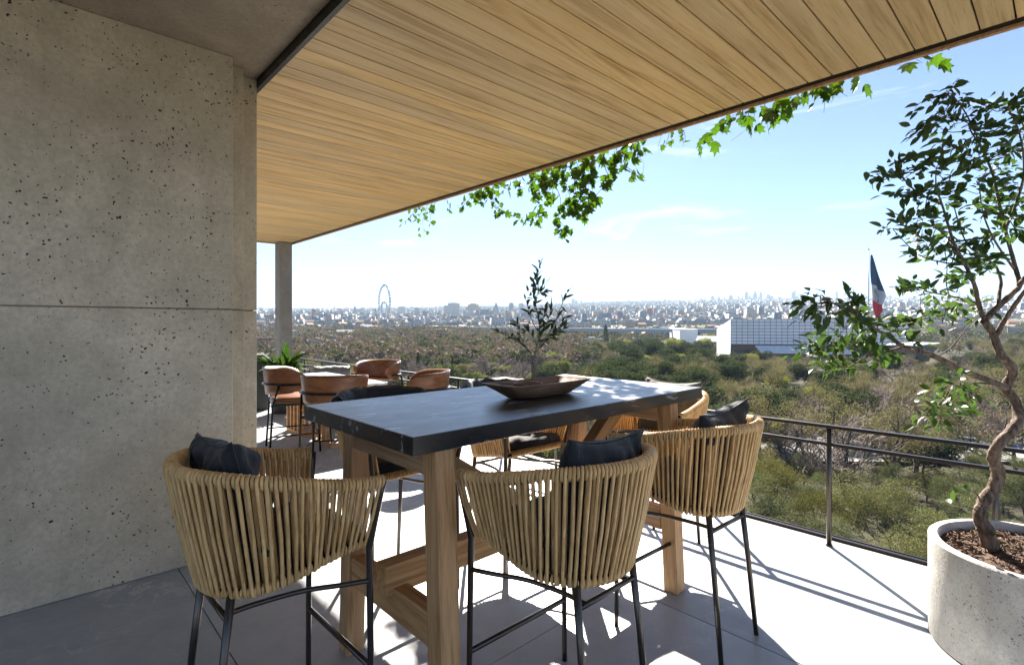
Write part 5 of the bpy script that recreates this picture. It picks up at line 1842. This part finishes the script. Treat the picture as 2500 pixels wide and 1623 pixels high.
# ------------------------------------------------------------------ the city
def make_facade(name, wallc, win=(0.10, 0.13, 0.16), px_=3.2, pz=3.4, ratio=0.5):
    n = NT(name)
    v = n.vec()
    sp = n.n('SeparateXYZ', {'Vector': v})
    h = n.math('ADD', sp.outputs[0], sp.outputs[1])
    fx = n.math('FRACT', n.math('DIVIDE', h, px_))
    fz = n.math('FRACT', n.math('DIVIDE', sp.outputs[2], pz))
    w = n.math('MULTIPLY', n.math('LESS_THAN', fx, ratio), n.math('LESS_THAN', fz, 0.5))
    nz = n.n('SeparateXYZ', {'Vector': n.n('NewGeometry').outputs['Normal']}).outputs[2]
    w = n.math('MULTIPLY', w, n.math('LESS_THAN', n.math('ABSOLUTE', nz), 0.5))
    c = n.n('HueSaturation', {'Color': wallc, 'Value': n.math('ADD', 0.8, n.math('MULTIPLY', n.rand(), 0.4))}).outputs[0] if False else None
    hs = n.n('HueSaturation', {'Value': n.math('ADD', 0.8, n.math('MULTIPLY', n.rand(), 0.35))})
    hs.inputs['Color'].default_value = (*wallc, 1)
    return n.pbr(n.mix(w, hs.outputs[0], win), 0.6, spec=0.4)
CW = [make_facade('facade_white', (0.42, 0.42, 0.42)), make_facade('facade_tan', (0.42, 0.34, 0.27)), make_facade('facade_brick', (0.30, 0.165, 0.12)), make_facade('facade_grey', (0.22, 0.245, 0.27)), make_facade('facade_blue', (0.13, 0.17, 0.22), (0.06, 0.09, 0.12), 3.0, 3.6, 0.8)]
RW = [mat_plain('roof_tile', (0.26, 0.13, 0.085), 0.85, 0.2, 0.5, objrand=0.3), mat_plain('roof_flat_grey', (0.30, 0.30, 0.30), 0.85, 0.15, 0.5, objrand=0.4), mat_plain('roof_flat_white', (0.42, 0.42, 0.42), 0.7, 0.1, 0.5)]
CWN = ['white', 'tan', 'brick-red', 'grey', 'blue-grey']
rc = np.random.default_rng(91)
def house_mesh(w, d, h, gable):
    parts = []
    V, Q = box(-w / 2, w / 2, -d / 2, d / 2, -3, h)
    parts.append((V, Q, 0))
    if gable:
        e = 0.5
        r_ = w * 0.30
        V = [(-w / 2 - e, -d / 2 - e, h), (w / 2 + e, -d / 2 - e, h), (w / 2 + e, d / 2 + e, h), (-w / 2 - e, d / 2 + e, h), (0, -d / 2 - e, h + r_), (0, d / 2 + e, h + r_)]
        parts.append((V, [(0, 4, 5, 3), (1, 2, 5, 4), (0, 1, 4), (2, 3, 5), (0, 3, 2, 1)], 1))
        V, Q = box(w * 0.18, w * 0.18 + 0.9, d * 0.2, d * 0.2 + 0.9, h, h + r_ + 0.8)
        parts.append((V, Q, 0))
    else:
        for b in ((-w / 2 - 0.15, w / 2 + 0.15, -d / 2 - 0.15, -d / 2 + 0.25), (-w / 2 - 0.15, w / 2 + 0.15, d / 2 - 0.25, d / 2 + 0.15), (-w / 2 - 0.15, -w / 2 + 0.25, -d / 2 + 0.25, d / 2 - 0.25), (w / 2 - 0.25, w / 2 + 0.15, -d / 2 + 0.25, d / 2 - 0.25)):
            V, Q = box(*b, h + 0.02, h + 0.9)
            parts.append((V, Q, 0))
        V, Q = box(-w / 2 + 0.26, w / 2 - 0.26, -d / 2 + 0.26, d / 2 - 0.26, h + 0.01, h + 0.2)
        parts.append((V, Q, 1))
        V, Q = box(-w * 0.3, 0, -d * 0.1, d * 0.25, h + 0.21, h + 2.6)
        parts.append((V, Q, 0))
    return join(parts)
HP = []
for ci in range(5):
    for gb in (True, False):
        for var in range(2):
            w, d, h = rc.uniform(9, 15), rc.uniform(11, 20), rc.uniform(5, 8) if gb else rc.uniform(6, 14)
            V, Q, MI = house_mesh(w, d, h, gb)
            HP.append((mesh('house', V, Q, [CW[ci], RW[0] if gb and ci != 3 else RW[1] if gb or rc.random() < 0.6 else RW[2]], False, MI), ci, gb, var))
n_h = 0
tries = 0
while n_h < 290 and tries < 9000:
    tries += 1
    zone = rc.random()
    if zone < 0.22:
        u, d = rc.uniform(560, 880), rc.uniform(240, 900)
    elif zone < 0.34:
        u, d = rc.uniform(1430, 1760), rc.uniform(255, 420)
    elif zone < 0.44:
        u, d = rc.uniform(2000, 2640), rc.uniform(130, 300)
    else:
        u, d = rc.uniform(560, 2640), rc.uniform(620, 1500)
    if (1725 < u < 2330 and 240 < d < 350) or (1580 < u < 1730 and 380 < d < 560) or abs(u - 938) < 40 and 1100 < d:
        continue
    x, y = gp(u, d)
    if not free(x, y, 17):
        continue
    me, ci, gb, var = HP[int(rc.integers(len(HP)))]
    o = link('house', me, None, (x, y, float(gz(x, y))), (0, 0, rc.choice([0.2, 0.9, -0.4]) + rc.normal(0, 0.08) + rc.choice([0, math.pi / 2])))
    s = rc.uniform(0.75, 1.15)
    o.scale = (s, s, s * rc.uniform(0.8, 1.0) * (0.7 if d < 300 else 1.0))
    lab = ('%s pitched-roof house in the town beyond the park' if gb else '%s flat-roofed building in the town beyond the park') % CWN[ci]
    uz = 'left of the wheel' if u < 900 else 'between wheel and twig plant' if u < 1220 else 'right of the twig plant' if u < 1500 else 'left of the museum' if u < 1745 else 'behind the museum' if u < 2110 and d > 350 else 'right of the flag' if u < 2330 else 'behind the pot tree'
    lab = lab.replace(' in the town beyond the park', ' in the town, %s, %s' % ('nearer' if d < 620 else 'further off', uz))
    tag(o, lab, 'house' if gb else 'building', lab[:lab.index(' ')] + ' ' + uz + ' ' + ('near ' if d < 620 else 'far ') + ('%s pitched-roof houses in the town' if gb else '%s flat-roofed buildings in the town') % CWN[ci])
    n_h += 1

def city_stuff():
    g = np.random.default_rng(95)
    n = 19000
    u = g.uniform(540, 2680, n)
    d = 1250 + 7600 * g.uniform(0, 1, n) ** 1.25
    w = g.uniform(8, 24, n) * (1 + d / 9000)
    dp = g.uniform(8, 22, n) * (1 + d / 9000)
    h = g.gamma(2.2, 1.9, n) + 4 + (g.random(n) < 0.02) * g.uniform(8, 22, n)
    r_ = (u - 1250) / F
    X, Y = (CA * r_ + SA) * d, (-SA * r_ + CA) * d
    Z = gz(X, Y)
    a = g.choice([0.2, 0.9, -0.4], n) + g.normal(0, 0.05, n)
    c, s = np.cos(a), np.sin(a)
    corners = np.array([(-1, -1), (1, -1), (1, 1), (-1, 1)]) / 2
    V = np.zeros((n, 8, 3))
    for k in range(8):
        lx, ly = corners[k % 4][0] * w, corners[k % 4][1] * dp
        V[:, k, 0] = X + lx * c - ly * s
        V[:, k, 1] = Y + lx * s + ly * c
        V[:, k, 2] = Z + (h if k >= 4 else -12)
    Q = np.array([(4, 5, 6, 7), (0, 1, 5, 4), (1, 2, 6, 5), (2, 3, 7, 6), (3, 0, 4, 7)])
    Q = (np.arange(n)[:, None, None] * 8 + Q[None]).reshape(-1, 4)
    wm = g.choice(5, n, p=[0.22, 0.20, 0.12, 0.26, 0.20])
    rm_ = 5 + g.choice(3, n, p=[0.25, 0.53, 0.22])
    MI = np.stack([rm_, wm, wm, wm, wm], 1).reshape(-1)
    o = link('distant_city', fast_mesh('distant_city', V.reshape(-1, 3), Q, CW + RW, MI))
    o['kind'] = 'stuff'
    o['label'] = 'hazy carpet of low city buildings reaching to the skyline'
    o['category'] = 'city'
city_stuff()

def tower(u0, u1, v, d, style, label, mi):
    uc = (u0 + u1) / 2
    w = (u1 - u0) / F * d
    x, y = gp(uc, d)
    g_ = float(gz(x, y))
    top = (VH - v) / F * d + EYE - g_
    P = []
    def b(x0, x1, y0, y1, z0, z1, m=0):
        V, Q = box(x0, x1, y0, y1, z0, z1)
        P.append((V, Q, m))
    hw, dd = w / 2, w * 0.42
    if style == 'slab':
        b(-hw, hw, -dd, dd, -30, top * 0.96)
        b(-hw * 0.6, hw * 0.5, -dd * 0.6, dd * 0.6, top * 0.96 + 0.05, top)
    elif style == 'step':
        b(-hw, hw, -dd, dd, -30, top * 0.72)
        b(-hw * 0.72, hw * 0.72, -dd * 0.8, dd * 0.8, top * 0.72 + 0.05, top * 0.92)
        b(-hw * 0.4, hw * 0.4, -dd * 0.5, dd * 0.5, top * 0.92 + 0.05, top)
    elif style == 'spire':
        b(-hw, hw, -dd, dd, -30, top * 0.62)
        V = [(-hw * 0.8, -dd * 0.8, top * 0.62), (hw * 0.8, -dd * 0.8, top * 0.62), (hw * 0.8, dd * 0.8, top * 0.62), (-hw * 0.8, dd * 0.8, top * 0.62), (0, 0, top)]
        P.append((V, [(0, 1, 4), (1, 2, 4), (2, 3, 4), (3, 0, 4)], 0))
    elif style == 'mast':
        V, Q = tube([(0, 0, -30), (0, 0, top * 0.6), (0, 0, top)], [hw * 0.7, hw * 0.5, hw * 0.15], 8)
        P.append((V, Q, 0))
        b(-hw, hw, -hw, hw, top * 0.62, top * 0.68)
    elif style == 'slant':
        V = [(-hw, -dd, -30), (hw, -dd, -30), (hw, dd, -30), (-hw, dd, -30), (-hw, -dd, top * 0.8), (hw, -dd, top), (hw, dd, top), (-hw, dd, top * 0.8)]
        P.append((V, BOXF, 0))
        b(-hw * 1.25, hw * 1.25, -dd * 1.2, dd * 1.2, -30, top * 0.12)
    V, Q, MI = join(P)
    o = put('city_tower', V, Q, CW[mi], None, False, None, (x, y, g_), (0, 0, -math.atan2(SA, CA) + rc.normal(0, 0.25)))
    tag(o, label, 'tower')
    return o
tower(747, 756, 760, 2600, 'slab', 'thin blue-grey block on the skyline just right of the concrete column', 4)
tower(774, 791, 760, 2500, 'step', 'stepped grey block left of the wide pale block on the left skyline', 3)
tower(797, 815, 761, 2400, 'slab', 'squat dark block below the left skyline', 3)
tower(822, 841, 753.5, 2500, 'step', 'wide pale block with crown between column and church spire', 0)
tower(864, 869, 742, 2500, 'spire', 'thin dark church spire left of the observation wheel', 3)
tower(972, 991, 748, 2800, 'slab', 'pale block just right of the observation wheel', 0)
tower(1012, 1023, 750, 2700, 'step', 'narrow grey tower between the wheel and the two wide slabs', 3)
tower(1084, 1094, 745, 2600, 'slab', 'low annex at the left of the wide white slab block', 3)
tower(1094, 1122, 739, 2500, 'slab', 'widest white slab block on the left skyline', 0)
tower(1142, 1170, 741, 2500, 'step', 'second wide slab block, tan, left of the pointed tower', 1)
tower(1173, 1193, 755, 2200, 'slab', 'dark blue-grey block in front of the tan slab block', 4)
tower(1205, 1217, 736, 2500, 'spire', 'pointed grey stone tower left of the twig plant', 3)
tower(1244, 1253, 739, 3200, 'slab', 'blue-grey tower showing behind the twig plant', 4)
tower(1267, 1278, 740, 3300, 'slab', 'pale tower showing at the right side of the twig plant', 0)
far = [(1396, 1403, 728, 'step'), (1404, 1410, 733, 'slab'), (1417, 1421, 731, 'spire'), (1577, 1581, 733, 'mast'), (1690, 1693, 730, 'mast'), (1737, 1743, 723, 'slab'), (1753, 1758, 723, 'step'), (1767, 1770, 726, 'slab'), (1780, 1788, 720, 'step'), (1801, 1805, 723, 'slab'), (1811, 1814, 724, 'slab'), (1819, 1826, 713, 'slab'), (1828, 1832, 722, 'slab'), (1834, 1838, 726, 'slab'), (1840, 1847, 709, 'spire'), (1855, 1860, 708, 'spire'), (1850, 1855, 725, 'slab'), (1872, 1880, 719, 'slab'), (1881, 1887, 723, 'slab'), (1900, 1907, 725, 'step'), (1934, 1941, 707, 'slant'), (1942, 1950, 722, 'step'), (1950, 1957, 727, 'slab'), (2012, 2023, 723, 'slant'), (2041, 2045, 712, 'slab'), (2106, 2110, 726, 'slab'), (2112, 2118, 722, 'step'), (2164, 2170, 723, 'slab'), (2171, 2176, 720, 'slab'), (2178, 2184, 727, 'step'), (2208, 2216, 727, 'slab'), (2284, 2298, 722, 'step'), (2338, 2346, 708, 'mast'), (2364, 2369, 722, 'slab'), (2378, 2383, 726, 'slab'), (2414, 2421, 719, 'slab'), (2423, 2428, 722, 'slab'), (2460, 2470, 727, 'step')]
names = {713: 'tallest broad tower in the central skyline cluster', 709: 'dark spired tower in the central skyline cluster', 708: 'needle-topped tower on the skyline', 707: 'tall slanted-top tower standing alone left of the flag', 712: 'slender tower just left of the flag on the skyline'}
for k, (a, b_, v, st) in enumerate(far):
    o = tower(a, b_, v, 7600, st, 'x', 4 if k % 3 else 3)
    stn = {'slab': 'flat-topped', 'step': 'stepped', 'spire': 'spired', 'mast': 'mast-like', 'slant': 'slant-topped'}[st]
    if v == 708 and st == 'mast':
        tag(o, 'mast tower with a wide pod on the skyline behind the pot tree', 'tower')
    elif v in names:
        tag(o, names[v], 'tower')
    else:
        mn = CWN[4 if k % 3 else 3]
        tag(o, 'small hazy %s %s tower on the far skyline' % (stn, mn), 'tower', 'far %s %s skyline towers' % (stn, mn))

# ------------------------------------------------------------------ air
hz = NT('haze_air')
vol = hz.n('VolumePrincipled', {'Color': (0.42, 0.54, 0.66), 'Density': 1.2e-4, 'Anisotropy': 0.0})
hz.t.links.new(vol.outputs[0], hz.out.inputs['Volume'])
o = put('haze', *boxes([(-10500, 10500, -10500, 10500, -25, 600)]), hz.m)
o['kind'] = 'stuff'
o['label'] = 'pale blue haze over the city'
o['category'] = 'haze'
